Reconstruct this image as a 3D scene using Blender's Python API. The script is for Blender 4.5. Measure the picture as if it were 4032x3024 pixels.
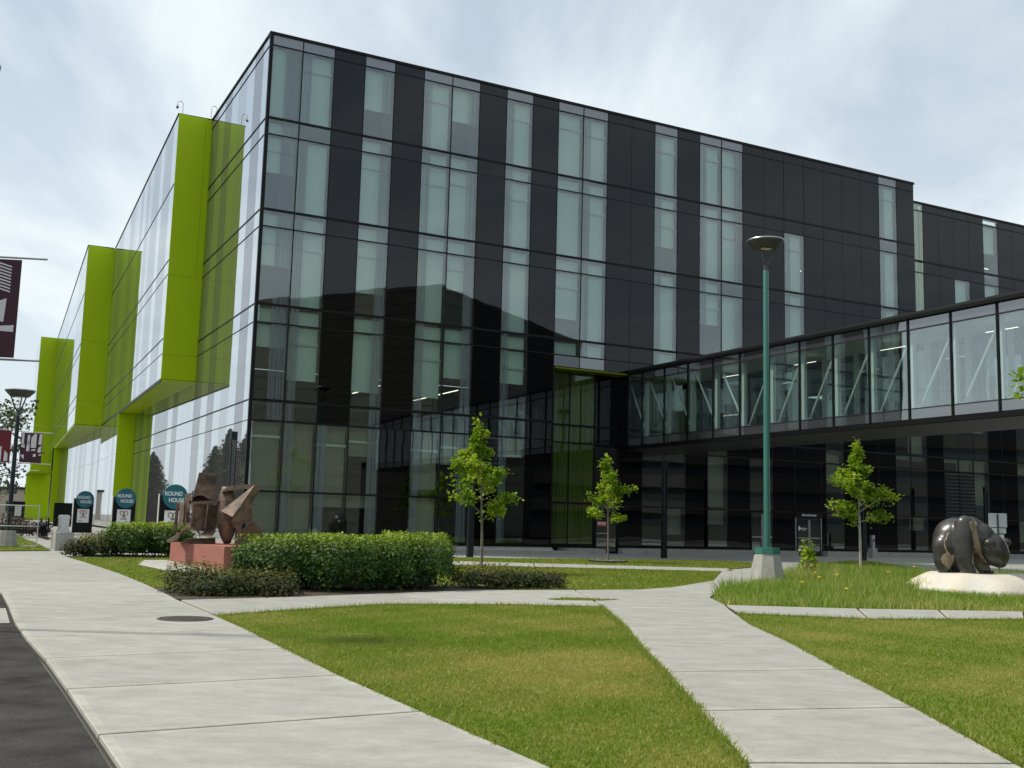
import bpy, bmesh, math, random
import numpy as np
from mathutils import Vector, Matrix
rad = math.radians
SC = bpy.context.scene
for o in list(bpy.data.objects): bpy.data.objects.remove(o)
COL = SC.collection
# ------------------------------------------------------------------ camera
cam = bpy.data.cameras.new('camera'); camo = bpy.data.objects.new('camera', cam); COL.objects.link(camo)
cam.sensor_width = 36; cam.lens = 37.61; cam.clip_end = 3000; cam.clip_start = 0.05
PITCH, ROLL = rad(7.449), rad(1.519)
Fv = Vector((0, math.cos(PITCH), math.sin(PITCH))); Rv = Vector((1, 0, 0)); Uv = Rv.cross(Fv)
R2 = Rv*math.cos(ROLL) + Uv*math.sin(ROLL); U2 = -Rv*math.sin(ROLL) + Uv*math.cos(ROLL)
camo.matrix_world = Matrix(((R2.x, U2.x, -Fv.x, 0), (R2.y, U2.y, -Fv.y, 0), (R2.z, U2.z, -Fv.z, 1.65), (0, 0, 0, 1)))
SC.camera = camo
# ------------------------------------------------------------------ sky and sun
SUN_EL, SUN_AZ = rad(52), math.atan2(-1.0, 0.02)      # azimuth measured from +Y towards +X
W = bpy.data.worlds.new('World'); SC.world = W; W.use_nodes = True
N = W.node_tree.nodes; L = W.node_tree.links; N.clear()
out = N.new('ShaderNodeOutputWorld'); bg = N.new('ShaderNodeBackground'); sky = N.new('ShaderNodeTexSky')
sky.sky_type = 'NISHITA'; sky.sun_disc = False; sky.sun_elevation = SUN_EL; sky.sun_rotation = SUN_AZ
sky.air_density = 1.0; sky.dust_density = 2.0; sky.ozone_density = 1.5
tc = N.new('ShaderNodeTexCoord'); sep = N.new('ShaderNodeSeparateXYZ'); L.new(tc.outputs['Generated'], sep.inputs[0])
# project the direction on a cloud layer: (x, y)/(z+0.18)
zc = N.new('ShaderNodeMath'); zc.operation = 'MAXIMUM'; zc.inputs[1].default_value = 0.0; L.new(sep.outputs['Z'], zc.inputs[0])
za = N.new('ShaderNodeMath'); za.operation = 'ADD'; za.inputs[1].default_value = 0.16; L.new(zc.outputs[0], za.inputs[0])
dv = [N.new('ShaderNodeMath') for _ in range(2)]
for d, s in zip(dv, ('X', 'Y')):
    d.operation = 'DIVIDE'; L.new(sep.outputs[s], d.inputs[0]); L.new(za.outputs[0], d.inputs[1])
cmb = N.new('ShaderNodeCombineXYZ'); L.new(dv[0].outputs[0], cmb.inputs[0]); L.new(dv[1].outputs[0], cmb.inputs[1])
mp = N.new('ShaderNodeMapping'); mp.inputs['Rotation'].default_value = (0, 0, rad(-38)); mp.inputs['Scale'].default_value = (1.5, 0.62, 1)
mp.inputs['Location'].default_value = (3.1, 1.7, 0)
L.new(cmb.outputs[0], mp.inputs[0])
n1 = N.new('ShaderNodeTexNoise'); n1.inputs['Scale'].default_value = 1.15; n1.inputs['Detail'].default_value = 8; n1.inputs['Roughness'].default_value = 0.55
n1.inputs['Distortion'].default_value = 0.35; L.new(mp.outputs[0], n1.inputs['Vector'])
cr = N.new('ShaderNodeValToRGB'); L.new(n1.outputs['Fac'], cr.inputs[0])
cr.color_ramp.elements[0].position = 0.40; cr.color_ramp.elements[0].color = (0.0, 0.0, 0.0, 1)
cr.color_ramp.elements[1].position = 0.63; cr.color_ramp.elements[1].color = (1, 1, 1, 1)
# haze brightens towards the horizon
hz = N.new('ShaderNodeMapRange'); hz.inputs[1].default_value = 0.0; hz.inputs[2].default_value = 0.42; hz.inputs[3].default_value = 0.65; hz.inputs[4].default_value = 0.0
L.new(sep.outputs['Z'], hz.inputs[0])
mx = N.new('ShaderNodeMath'); mx.operation = 'MAXIMUM'; L.new(cr.outputs[0], mx.inputs[0]); L.new(hz.outputs[0], mx.inputs[1])
thin = N.new('ShaderNodeMix'); thin.data_type = 'RGBA'; thin.inputs[0].default_value = .72; L.new(sky.outputs[0], thin.inputs[6]); thin.inputs[7].default_value = (5.1, 5.95, 6.6, 1)   # veil of high cloud over the blue
mixc = N.new('ShaderNodeMix'); mixc.data_type = 'RGBA'; L.new(mx.outputs[0], mixc.inputs[0]); L.new(thin.outputs[2], mixc.inputs[6])
mixc.inputs[7].default_value = (6.9, 7.55, 7.8, 1)
L.new(mixc.outputs[2], bg.inputs[0]); bg.inputs[1].default_value = 0.11; L.new(bg.outputs[0], out.inputs[0])
W.cycles.sampling_method = 'MANUAL'; W.cycles.sample_map_resolution = 512
sl = bpy.data.lights.new('sun', 'SUN'); so = bpy.data.objects.new('sun', sl); COL.objects.link(so)
sl.energy = 3.4; sl.angle = rad(4); sl.color = (1, 0.93, 0.80)
to_sun = Vector((math.sin(SUN_AZ)*math.cos(SUN_EL), math.cos(SUN_AZ)*math.cos(SUN_EL), math.sin(SUN_EL)))
so.rotation_euler = to_sun.to_track_quat('Z', 'Y').to_euler()
SC.view_settings.view_transform = 'Standard'; SC.view_settings.look = 'None'; SC.view_settings.gamma = 1
SC.view_settings.exposure = 0.22; SC.view_settings.use_curve_mapping = False
SC.render.engine = 'CYCLES'; cy = SC.cycles
cy.use_denoising = True; cy.max_bounces = 6; cy.transparent_max_bounces = 12; cy.diffuse_bounces = 2; cy.glossy_bounces = 3
cy.sample_clamp_indirect = 5; cy.adaptive_threshold = .02; cy.caustics_reflective = False; cy.caustics_refractive = False
# ------------------------------------------------------------------ helpers
random.seed(7); rng = np.random.default_rng(7)
def gz(x, y):
    t = np.clip((np.asarray(y, float)-22)/24, 0, 1); w = np.clip((-3-np.asarray(x, float))/7, 0, 1)
    return t*(.2+.28*w)
def G(x, y): return float(gz(x, y))
MATS = {}
def nodes_of(name):
    m = bpy.data.materials.new(name); m.use_nodes = True; MATS[name] = m
    return m, m.node_tree.nodes, m.node_tree.links
def pbr(name, col, rough=.6, metal=0, spec=.5, var=.0, vscale=4., bump=0., bscale=40., coat=0, detail=4, aniso=None, col2=None, trans=0):
    m, n, l = nodes_of(name); b = n['Principled BSDF']
    b.inputs['Roughness'].default_value = rough; b.inputs['Metallic'].default_value = metal
    b.inputs['Specular IOR Level'].default_value = spec; b.inputs['Coat Weight'].default_value = coat
    if coat: b.inputs['Coat Roughness'].default_value = .06
    b.inputs['Base Color'].default_value = (*col, 1)
    tcn = n.new('ShaderNodeTexCoord'); vec = tcn.outputs['Object']
    if aniso:
        mpn = n.new('ShaderNodeMapping'); mpn.inputs['Scale'].default_value = aniso; l.new(vec, mpn.inputs[0]); vec = mpn.outputs[0]
    if var or col2:
        nz = n.new('ShaderNodeTexNoise'); nz.inputs['Scale'].default_value = vscale; nz.inputs['Detail'].default_value = detail; nz.inputs['Roughness'].default_value = .65
        l.new(vec, nz.inputs['Vector']); rp = n.new('ShaderNodeValToRGB'); l.new(nz.outputs['Fac'], rp.inputs[0])
        c2 = col2 or tuple(c*(1+var) for c in col)
        rp.color_ramp.elements[0].position = .32; rp.color_ramp.elements[1].position = .68
        rp.color_ramp.elements[0].color = (*(c*(1-var) for c in col), 1); rp.color_ramp.elements[1].color = (*c2, 1)
        l.new(rp.outputs[0], b.inputs['Base Color'])
    if bump:
        nb = n.new('ShaderNodeTexNoise'); nb.inputs['Scale'].default_value = bscale; nb.inputs['Detail'].default_value = 5
        l.new(vec, nb.inputs['Vector']); bp = n.new('ShaderNodeBump'); bp.inputs['Strength'].default_value = bump; bp.inputs['Distance'].default_value = .02
        l.new(nb.outputs['Fac'], bp.inputs['Height']); l.new(bp.outputs[0], b.inputs['Normal'])
    return m
def emis(name, col, s):
    m, n, l = nodes_of(name); b = n['Principled BSDF']; b.inputs['Base Color'].default_value = (0, 0, 0, 1)
    m.cycles.emission_sampling = 'NONE'
    b.inputs['Emission Color'].default_value = (*col, 1); b.inputs['Emission Strength'].default_value = s
    return m
def schlick(n, l, f0):
    lw = n.new('ShaderNodeLayerWeight'); lw.inputs[0].default_value = .5
    pw = n.new('ShaderNodeMath'); pw.operation = 'POWER'; pw.inputs[1].default_value = 5; l.new(lw.outputs['Facing'], pw.inputs[0])
    ma = n.new('ShaderNodeMath'); ma.operation = 'MULTIPLY_ADD'; ma.inputs[1].default_value = 1-f0; ma.inputs[2].default_value = f0
    l.new(pw.outputs[0], ma.inputs[0]); return ma.outputs[0]
def wavy(n, l, strength, scale=.6, dist=.02):
    tcn = n.new('ShaderNodeTexCoord'); oi = n.new('ShaderNodeObjectInfo')
    ad = n.new('ShaderNodeVectorMath'); ad.operation = 'ADD'; l.new(tcn.outputs['Object'], ad.inputs[0])
    sc = n.new('ShaderNodeVectorMath'); sc.operation = 'SCALE'; l.new(oi.outputs['Random'], sc.inputs['Scale']); sc.inputs[0].default_value = (37, 21, 55)
    l.new(sc.outputs[0], ad.inputs[1])
    nz = n.new('ShaderNodeTexNoise'); nz.inputs['Scale'].default_value = scale; nz.inputs['Detail'].default_value = 1.5; l.new(ad.outputs[0], nz.inputs['Vector'])
    bp = n.new('ShaderNodeBump'); bp.inputs['Strength'].default_value = strength; bp.inputs['Distance'].default_value = dist
    l.new(nz.outputs['Fac'], bp.inputs['Height']); return bp.outputs[0]
def glass(name, tint, f0, wave=.25, stripe=None, scol=(.15, .18, .20), sop=.42, sscale=15, base=None):
    """clear pane: see-through with a mirror share; stripe=(lo,hi) prints ceramic lines on that share of its width"""
    m, n, l = nodes_of(name); n.remove(n['Principled BSDF']); om = n['Material Output']
    tr = n.new('ShaderNodeBsdfTransparent'); tr.inputs[0].default_value = (*tint, 1); base_s = tr.outputs[0]
    if base:
        df = n.new('ShaderNodeBsdfDiffuse'); df.inputs[0].default_value = (*base, 1); base_s = df.outputs[0]
    if stripe:
        tcn = n.new('ShaderNodeTexCoord'); sx = n.new('ShaderNodeSeparateXYZ'); l.new(tcn.outputs['Generated'], sx.inputs[0])
        cx = n.new('ShaderNodeCombineXYZ'); l.new(sx.outputs[0], cx.inputs[0])
        oi = n.new('ShaderNodeObjectInfo'); l.new(oi.outputs['Random'], cx.inputs[1])
        nz = n.new('ShaderNodeTexNoise'); nz.inputs['Scale'].default_value = sscale; nz.inputs['Detail'].default_value = 1; l.new(cx.outputs[0], nz.inputs['Vector'])
        g1 = n.new('ShaderNodeMath'); g1.operation = 'GREATER_THAN'; g1.inputs[1].default_value = .46; l.new(nz.outputs['Fac'], g1.inputs[0])
        a = n.new('ShaderNodeMath'); a.operation = 'GREATER_THAN'; a.inputs[1].default_value = stripe[0]; l.new(sx.outputs[0], a.inputs[0])
        b = n.new('ShaderNodeMath'); b.operation = 'LESS_THAN'; b.inputs[1].default_value = stripe[1]; l.new(sx.outputs[0], b.inputs[0])
        p1 = n.new('ShaderNodeMath'); p1.operation = 'MULTIPLY'; l.new(a.outputs[0], p1.inputs[0]); l.new(b.outputs[0], p1.inputs[1])
        p2 = n.new('ShaderNodeMath'); p2.operation = 'MULTIPLY'; l.new(p1.outputs[0], p2.inputs[0]); l.new(g1.outputs[0], p2.inputs[1])
        p3 = n.new('ShaderNodeMath'); p3.operation = 'MULTIPLY_ADD'; l.new(p2.outputs[0], p3.inputs[0]); p3.inputs[1].default_value = sop*.62
        p4 = n.new('ShaderNodeMath'); p4.operation = 'MULTIPLY'; p4.inputs[1].default_value = sop*.38; l.new(p1.outputs[0], p4.inputs[0]); l.new(p4.outputs[0], p3.inputs[2])
        sd = n.new('ShaderNodeBsdfDiffuse'); sd.inputs[0].default_value = (*scol, 1)
        ms = n.new('ShaderNodeMixShader'); l.new(p3.outputs[0], ms.inputs[0]); l.new(base_s, ms.inputs[1]); l.new(sd.outputs[0], ms.inputs[2]); base_s = ms.outputs[0]
    gl = n.new('ShaderNodeBsdfGlossy'); gl.inputs['Roughness'].default_value = .015; gl.inputs[0].default_value = (.95, .98, 1, 1)
    if wave: l.new(wavy(n, l, wave), gl.inputs['Normal'])
    mxs = n.new('ShaderNodeMixShader'); l.new(schlick(n, l, f0), mxs.inputs[0]); l.new(base_s, mxs.inputs[1]); l.new(gl.outputs[0], mxs.inputs[2])
    l.new(mxs.outputs[0], om.inputs[0]); return m
def leafmat(name, c1, c2, trans=.35, rough=.5):
    m, n, l = nodes_of(name); n.remove(n['Principled BSDF']); om = n['Material Output']
    at = n.new('ShaderNodeAttribute'); at.attribute_name = 'tone'
    rp = n.new('ShaderNodeValToRGB'); l.new(at.outputs['Fac'], rp.inputs[0])
    rp.color_ramp.elements[0].color = (*c1, 1); rp.color_ramp.elements[1].color = (*c2, 1)
    b = n.new('ShaderNodeBsdfPrincipled'); b.inputs['Roughness'].default_value = rough; b.inputs['Specular IOR Level'].default_value = .35
    l.new(rp.outputs[0], b.inputs['Base Color'])
    t = n.new('ShaderNodeBsdfTranslucent'); l.new(rp.outputs[0], t.inputs[0])
    ms = n.new('ShaderNodeMixShader'); ms.inputs[0].default_value = trans; l.new(b.outputs[0], ms.inputs[1]); l.new(t.outputs[0], ms.inputs[2])
    l.new(ms.outputs[0], om.inputs[0]); return m
def tag(o, label=None, cat=None, group=None, kind=None):
    if label: o['label'] = label
    if cat: o['category'] = cat
    if group: o['group'] = group
    if kind: o['kind'] = kind
    return o
def empty(name, loc=(0, 0, 0), rz=0, label=None, cat=None, group=None):
    o = bpy.data.objects.new(name, None); COL.objects.link(o); o.location = loc; o.rotation_euler = (0, 0, rz); o.empty_display_size = .3
    return tag(o, label, cat, group)
def link(name, me, parent=None, loc=(0, 0, 0), rot=(0, 0, 0)):
    o = bpy.data.objects.new(name, me); COL.objects.link(o); o.location = loc; o.rotation_euler = rot
    if parent: o.parent = parent
    return o
class MB:
    def __init__(s): s.v = []; s.f = []; s.mi = []
    def add(s, vs, fs, mi=0):
        k = len(s.v); s.v += [tuple(p) for p in vs]; s.f += [tuple(i+k for i in f) for f in fs]; s.mi += [mi]*len(fs); return s
    def box(s, x0, y0, z0, x1, y1, z1, mi=0):
        return s.add([(x0,y0,z0),(x1,y0,z0),(x1,y1,z0),(x0,y1,z0),(x0,y0,z1),(x1,y0,z1),(x1,y1,z1),(x0,y1,z1)],
                     [(0,3,2,1),(4,5,6,7),(0,1,5,4),(1,2,6,5),(2,3,7,6),(3,0,4,7)], mi)
    def prism(s, pts, y0, y1, mi=0):
        """polygon in XZ given as (x,z), extruded along Y"""
        n = len(pts); vs = [(x, y0, z) for x, z in pts]+[(x, y1, z) for x, z in pts]
        return s.add(vs, [tuple(range(n)), tuple(range(2*n-1, n-1, -1))]+[(i, i+n, (i+1) % n+n, (i+1) % n) for i in range(n)], mi)
    def slab(s, pts, z0, z1, mi=0):
        n = len(pts); vs = [(x, y, z0) for x, y in pts]+[(x, y, z1) for x, y in pts]
        return s.add(vs, [tuple(range(n-1, -1, -1)), tuple(range(n, 2*n))]+[(i, (i+1) % n, (i+1) % n+n, i+n) for i in range(n)], mi)
    def tube(s, p, r, seg=8, mi=0, caps=True):
        """p: list of points, r: radius or list"""
        p = [Vector(q) for q in p]; rs = r if isinstance(r, (list, tuple)) else [r]*len(p); vs = []; fs = []
        for i, q in enumerate(p):
            d = (p[min(i+1, len(p)-1)]-p[max(i-1, 0)]).normalized()
            a = d.orthogonal().normalized() if abs(d.z) < .95 else Vector((1, 0, 0)); a = (a-d*a.dot(d)).normalized(); b = d.cross(a)
            vs += [q+(a*math.cos(t)+b*math.sin(t))*rs[i] for t in [2*math.pi*j/seg for j in range(seg)]]
        for i in range(len(p)-1):
            for j in range(seg): fs.append((i*seg+j, i*seg+(j+1) % seg, (i+1)*seg+(j+1) % seg, (i+1)*seg+j))
        if caps: fs += [tuple(range(seg-1, -1, -1)), tuple(range((len(p)-1)*seg, len(p)*seg))]
        return s.add(vs, fs, mi)
    def lathe(s, prof, seg=24, c=(0, 0, 0), mi=0):
        vs = []; fs = []
        for r, z in prof: vs += [(c[0]+r*math.cos(2*math.pi*j/seg), c[1]+r*math.sin(2*math.pi*j/seg), c[2]+z) for j in range(seg)]
        for i in range(len(prof)-1):
            for j in range(seg): fs.append((i*seg+j, i*seg+(j+1) % seg, (i+1)*seg+(j+1) % seg, (i+1)*seg+j))
        return s.add(vs, fs, mi)
    def mesh(s, name, mats, smooth=False):
        me = bpy.data.meshes.new(name); me.from_pydata(s.v, [], s.f)
        for m in (mats if isinstance(mats, (list, tuple)) else [mats]): me.materials.append(MATS[m])
        me.polygons.foreach_set('material_index', s.mi)
        if smooth: me.polygons.foreach_set('use_smooth', [True]*len(me.polygons)); me.set_sharp_from_angle(angle=rad(40))
        me.update(); return me
    def build(s, name, mats, parent=None, loc=(0, 0, 0), rot=(0, 0, 0), smooth=False): return link(name, s.mesh(name, mats, smooth), parent, loc, rot)
BOXES = {}; TILT = random.Random(5)
def boxpart(name, mat, parent, x0, y0, z0, x1, y1, z1):
    """box part whose mesh is shared between equal sizes; origin at its corner"""
    k = (name, mat, round(x1-x0, 3), round(y1-y0, 3), round(z1-z0, 3))
    if k not in BOXES: BOXES[k] = MB().box(0, 0, 0, x1-x0, y1-y0, z1-z0).mesh(name, mat)
    o = link(name, BOXES[k], parent, (x0, y0, z0))
    if name in ('window_pane', 'dark_panel') and (y1-y0) < .3: o.rotation_euler = (TILT.gauss(0, .0009), 0, TILT.gauss(0, .0013))   # panes never sit dead true
    return o
def tris(name, V, mat, tone=None, parent=None, loc=(0, 0, 0), nv=3):
    """V: (n, nv, 3) array of separate faces with a tone per face"""
    n = len(V); me = bpy.data.meshes.new(name); me.vertices.add(n*nv); me.vertices.foreach_set('co', V.reshape(-1).astype('f4'))
    me.loops.add(n*nv); me.loops.foreach_set('vertex_index', np.arange(n*nv, dtype='i4'))
    me.polygons.add(n); me.polygons.foreach_set('loop_start', np.arange(0, n*nv, nv, dtype='i4'))
    me.materials.append(MATS[mat])
    if tone is not None:
        a = me.attributes.new('tone', 'FLOAT', 'POINT'); a.data.foreach_set('value', np.repeat(tone, nv).astype('f4'))
    me.update(calc_edges=True); return link(name, me, parent, loc)
def inpoly(x, y, poly):
    c = np.zeros(len(x), bool); n = len(poly)
    for i in range(n):
        x0, y0 = poly[i]; x1, y1 = poly[i-1]
        m = ((y0 > y) != (y1 > y)) & (x < (x1-x0)*(y-y0)/((y1-y0) or 1e-9)+x0); c ^= m
    return c
def sheet(name, poly, off, mat, kind='structure', label=None, parent=None, thick=0, border=None):
    bm = bmesh.new(); f = bm.faces.new([bm.verts.new((x, y, 0)) for x, y in poly])
    if f.normal.z < 0 or True: bm.normal_update()
    def cuts(ax, vals):
        for v in vals:
            co = [0, 0, 0]; no = [0, 0, 0]; co[ax] = v; no[ax] = 1
            bmesh.ops.bisect_plane(bm, geom=bm.verts[:]+bm.edges[:]+bm.faces[:], plane_co=co, plane_no=no, dist=1e-5)
    xs = [p[0] for p in poly]; ys = [p[1] for p in poly]
    if max(ys) > 22: cuts(1, [v for v in (22, 26, 30, 34, 38, 42, 46) if min(ys) < v < max(ys)])
    if max(ys) > 22: cuts(0, [v for v in (-10, -8.6, -7.2, -5.8, -4.4, -3) if min(xs) < v < max(xs)])
    bmesh.ops.triangulate(bm, faces=bm.faces[:])
    for v in bm.verts: v.co.z = G(v.co.x, v.co.y)+off
    bm.normal_update()
    for f in bm.faces:
        if f.normal.z < 0: f.normal_flip()
    if thick:
        top = bm.faces[:]; r = bmesh.ops.extrude_face_region(bm, geom=top)
        for g in r['geom']:
            if isinstance(g, bmesh.types.BMVert): g.co.z += 0
        low = [v for f in top for v in f.verts]
        newv = {g for g in r['geom'] if isinstance(g, bmesh.types.BMVert)}
        for v in set(low)-newv: v.co.z -= thick
        for f in top: f.normal_flip()
        bm.normal_update()
    me = bpy.data.meshes.new(name); bm.to_mesh(me); bm.free(); me.materials.append(MATS[mat])
    o = link(name, me, parent)
    if not parent: tag(o, label, None, None, kind)
    return o
def textobj(name, s, size, mat, parent, loc, rot=(rad(90), 0, 0), ext=.004, ax='CENTER', sx=1, bold=0):
    c = bpy.data.curves.new(name, 'FONT'); c.body = s; c.size = size; c.extrude = ext; c.align_x = ax; c.align_y = 'CENTER'; c.offset = bold; c.space_line = .85
    c.materials.append(MATS[mat]); o_ = bpy.data.objects.new('text_source', c); me = bpy.data.meshes.new_from_object(o_); bpy.data.objects.remove(o_); o = bpy.data.objects.new(name, me); COL.objects.link(o); o.parent = parent; o.location = loc; o.rotation_euler = rot; o.scale = (sx, 1, 1)
    return o
# ------------------------------------------------------------------ materials
def concrete(name, c, var=.12, joint=False):
    m, n, l = nodes_of(name); b = n['Principled BSDF']; b.inputs['Roughness'].default_value = .85; b.inputs['Specular IOR Level'].default_value = .25
    g = n.new('ShaderNodeNewGeometry'); oi = n.new('ShaderNodeObjectInfo')
    mp_ = n.new('ShaderNodeMapping'); mp_.inputs['Rotation'].default_value = (0, 0, rad(27)); mp_.inputs['Scale'].default_value = (.6, 1.0, 1); l.new(g.outputs['Position'], mp_.inputs[0])
    z1 = n.new('ShaderNodeTexNoise'); z1.inputs['Scale'].default_value = 2.6; z1.inputs['Detail'].default_value = 10; z1.inputs['Roughness'].default_value = .74; z1.inputs['Distortion'].default_value = .25; l.new(mp_.outputs[0], z1.inputs['Vector'])
    z2 = n.new('ShaderNodeTexNoise'); z2.inputs['Scale'].default_value = 90; z2.inputs['Detail'].default_value = 3; l.new(g.outputs['Position'], z2.inputs['Vector'])
    r1 = n.new('ShaderNodeValToRGB'); l.new(z1.outputs['Fac'], r1.inputs[0])
    r1.color_ramp.elements[0].position = .35; r1.color_ramp.elements[1].position = .68
    r1.color_ramp.elements[0].color = (*[x*(1-var) for x in c], 1); r1.color_ramp.elements[1].color = (*[x*(1+var) for x in c], 1)
    mm = n.new('ShaderNodeMix'); mm.data_type = 'RGBA'; mm.blend_type = 'MULTIPLY'; mm.inputs[0].default_value = 1; l.new(r1.outputs[0], mm.inputs[6])
    mr = n.new('ShaderNodeMapRange'); mr.inputs[1].default_value = .3; mr.inputs[2].default_value = .7; mr.inputs[3].default_value = .9; mr.inputs[4].default_value = 1.08; l.new(z2.outputs['Fac'], mr.inputs[0])
    mo = n.new('ShaderNodeMapRange'); mo.inputs[3].default_value = .93; mo.inputs[4].default_value = 1.05; l.new(oi.outputs['Random'], mo.inputs[0])
    mu = n.new('ShaderNodeMath'); mu.operation = 'MULTIPLY'; l.new(mr.outputs[0], mu.inputs[0]); l.new(mo.outputs[0], mu.inputs[1])
    z3 = n.new('ShaderNodeTexNoise'); z3.inputs['Scale'].default_value = 17; z3.inputs['Detail'].default_value = 5; z3.inputs['Roughness'].default_value = .7; l.new(g.outputs['Position'], z3.inputs['Vector'])
    gs = n.new('ShaderNodeMapRange'); gs.inputs[1].default_value = .60; gs.inputs[2].default_value = .74; gs.inputs[3].default_value = 1; gs.inputs[4].default_value = .72; l.new(z3.outputs['Fac'], gs.inputs[0])
    mu2 = n.new('ShaderNodeMath'); mu2.operation = 'MULTIPLY'; l.new(mu.outputs[0], mu2.inputs[0]); l.new(gs.outputs[0], mu2.inputs[1])
    l.new(mu2.outputs[0], mm.inputs[7]); l.new(mm.outputs[2], b.inputs['Base Color'])
    bp = n.new('ShaderNodeBump'); bp.inputs['Strength'].default_value = .25; bp.inputs['Distance'].default_value = .006; l.new(z2.outputs['Fac'], bp.inputs['Height']); l.new(bp.outputs[0], b.inputs['Normal'])
    return m
concrete('walk_concrete', (.325, .32, .295), .17)
concrete('slab_margin', (.36, .35, .31), .2)
concrete('edge_concrete', (.40, .395, .365), .15)
concrete('plaza_concrete', (.30, .298, .28), .1)
concrete('cast_concrete', (.33, .32, .295), .14)
pbr('joint_dirt', (.035, .032, .027), .95, var=.3, vscale=9)
pbr('asphalt', (.042, .040, .038), .95, var=.5, vscale=1.6, bump=1., bscale=38, detail=12, spec=.15)
pbr('far_ground', (.17, .17, .16), .95, var=.2, vscale=.2)
pbr('mulch', (.06, .045, .033), .95, var=.5, vscale=30, bump=1., bscale=60)
pbr('gravel', (.3, .27, .23), .9, var=.5, vscale=40)
def turf(name, c1, c2, c3):
    m, n, l = nodes_of(name); b = n['Principled BSDF']; b.inputs['Roughness'].default_value = .9; b.inputs['Specular IOR Level'].default_value = .15
    g = n.new('ShaderNodeNewGeometry')
    a = n.new('ShaderNodeTexNoise'); a.inputs['Scale'].default_value = .45; a.inputs['Detail'].default_value = 6; a.inputs['Roughness'].default_value = .6; l.new(g.outputs['Position'], a.inputs['Vector'])
    f = n.new('ShaderNodeTexNoise'); f.inputs['Scale'].default_value = 45; f.inputs['Detail'].default_value = 4; l.new(g.outputs['Position'], f.inputs['Vector'])
    r = n.new('ShaderNodeValToRGB'); l.new(a.outputs['Fac'], r.inputs[0]); r.color_ramp.elements[0].position = .38; r.color_ramp.elements[1].position = .66
    r.color_ramp.elements[0].color = (*c1, 1); r.color_ramp.elements[1].color = (*c2, 1)
    mm = n.new('ShaderNodeMix'); mm.data_type = 'RGBA'; l.new(f.outputs['Fac'], mm.inputs[0]); l.new(r.outputs[0], mm.inputs[6]); mm.inputs[7].default_value = (*c3, 1)
    l.new(mm.outputs[2], b.inputs['Base Color']); return m
turf('turf', (.125, .18, .015), (.25, .21, .06), (.08, .11, .014))
leafmat('grass_blade', (.15, .25, .010), (.48, .40, .12), .45)
leafmat('meadow_blade', (.16, .29, .014), (.62, .54, .22), .45)
leafmat('leaf_fresh', (.15, .28, .010), (.37, .48, .03), .48, .5)
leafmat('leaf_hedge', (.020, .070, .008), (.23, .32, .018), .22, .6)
leafmat('leaf_juniper', (.038, .05, .010), (.14, .135, .025), .2, .75)
leafmat('leaf_dark', (.05, .08, .025), (.12, .16, .06), .35)
leafmat('leaf_conifer', (.016, .04, .010), (.055, .10, .02), .15, .7)
pbr('inner_leaf_shade', (.012, .022, .007), .95)  # near-black green: shade inside the bushes put into the colour
leafmat('leaf_purple', (.05, .02, .02), (.10, .07, .04), .2)
leafmat('petal_yellow', (.75, .5, .01), (.85, .6, .01), .2)
pbr('bark', (.14, .12, .10), .9, var=.4, vscale=20, bump=.6, bscale=50)
pbr('bark_pale', (.33, .31, .28), .85, var=.35, vscale=14, bump=.4, bscale=50)
glass('window_clear', (.84, .91, .88), .105, .10)
glass('window_printed_right', (.84, .91, .88), .105, .10, (.62, .96))
glass('window_printed_left', (.84, .91, .88), .105, .10, (.04, .30))
glass('window_printed_wide', (.84, .91, .88), .105, .10, (.48, .97))
glass('spandrel_glass', (.5, .55, .55), .10, .10, base=(.19, .205, .23))
glass('black_glass', (0, 0, 0), .036, .14, base=(.0012, .0012, .0018))
glass('mirror_pale', (0, 0, 0), .64, .05, base=(.10, .107, .115))
glass('mirror_grey', (0, 0, 0), .22, .05, base=(.06, .056, .064))
glass('mirror_mid', (0, 0, 0), .46, .05, base=(.09, .092, .096))
glass('green_glass', (.2, .32, .10), .06, .06, (0, 1), (.06, .10, .012), .72, 45)
glass('wing_strip_glass', (.75, .9, .8), .10, .05, (0, 1), (.55, .62, .5), .6, 20)
glass('bridge_glass', (.84, .92, .90), .18, .16)
glass('bridge_band', (0, 0, 0), .22, .3, base=(.045, .045, .05))
pbr('black_metal', (.003, .003, .0035), .45, spec=.2)
pbr('graphite_metal', (.016, .017, .02), .45, spec=.3)
pbr('soffit_metal', (.03, .028, .026), .5, metal=.2)
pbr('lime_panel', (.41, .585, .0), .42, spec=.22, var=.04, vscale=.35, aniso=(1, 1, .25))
pbr('lime_shaded', (.13, .16, .0), .5, spec=.2)  # darkened lime: recess shade on soffit and jamb put into the colour
pbr('white_steel', (.75, .78, .76), .45)
pbr('blind', (.56, .645, .625), .9)
pbr('blind_low', (.27, .23, .185), .9)
pbr('interior_wall', (.28, .29, .28), .9)
pbr('interior_red', (.10, .018, .012), .8)
pbr('interior_dark', (.06, .062, .06), .9)
pbr('interior_floor', (.16, .15, .14), .8)
pbr('ceiling_white', (.55, .56, .54), .9)
emis('lamp_strip', (1, .93, .75), 2)
pbr('louver_black', (.014, .014, .015), .5)
pbr('pole_green', (.018, .13, .10), .35, spec=.5, coat=.2)
pbr('pole_black', (.007, .010, .013), .45, spec=.3)
pbr('lamp_grey', (.05, .052, .052), .45, metal=.2)
pbr('steel', (.55, .56, .57), .3, metal=.9)
pbr('galvanized', (.5, .52, .54), .4, metal=.6)
pbr('lamp_lens', (.75, .72, .55), .4)
pbr('rust', (.078, .050, .036), .62, metal=.1, var=.5, vscale=3.2, bump=.3, bscale=25, detail=9, col2=(.24, .155, .105), spec=.5)
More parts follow.
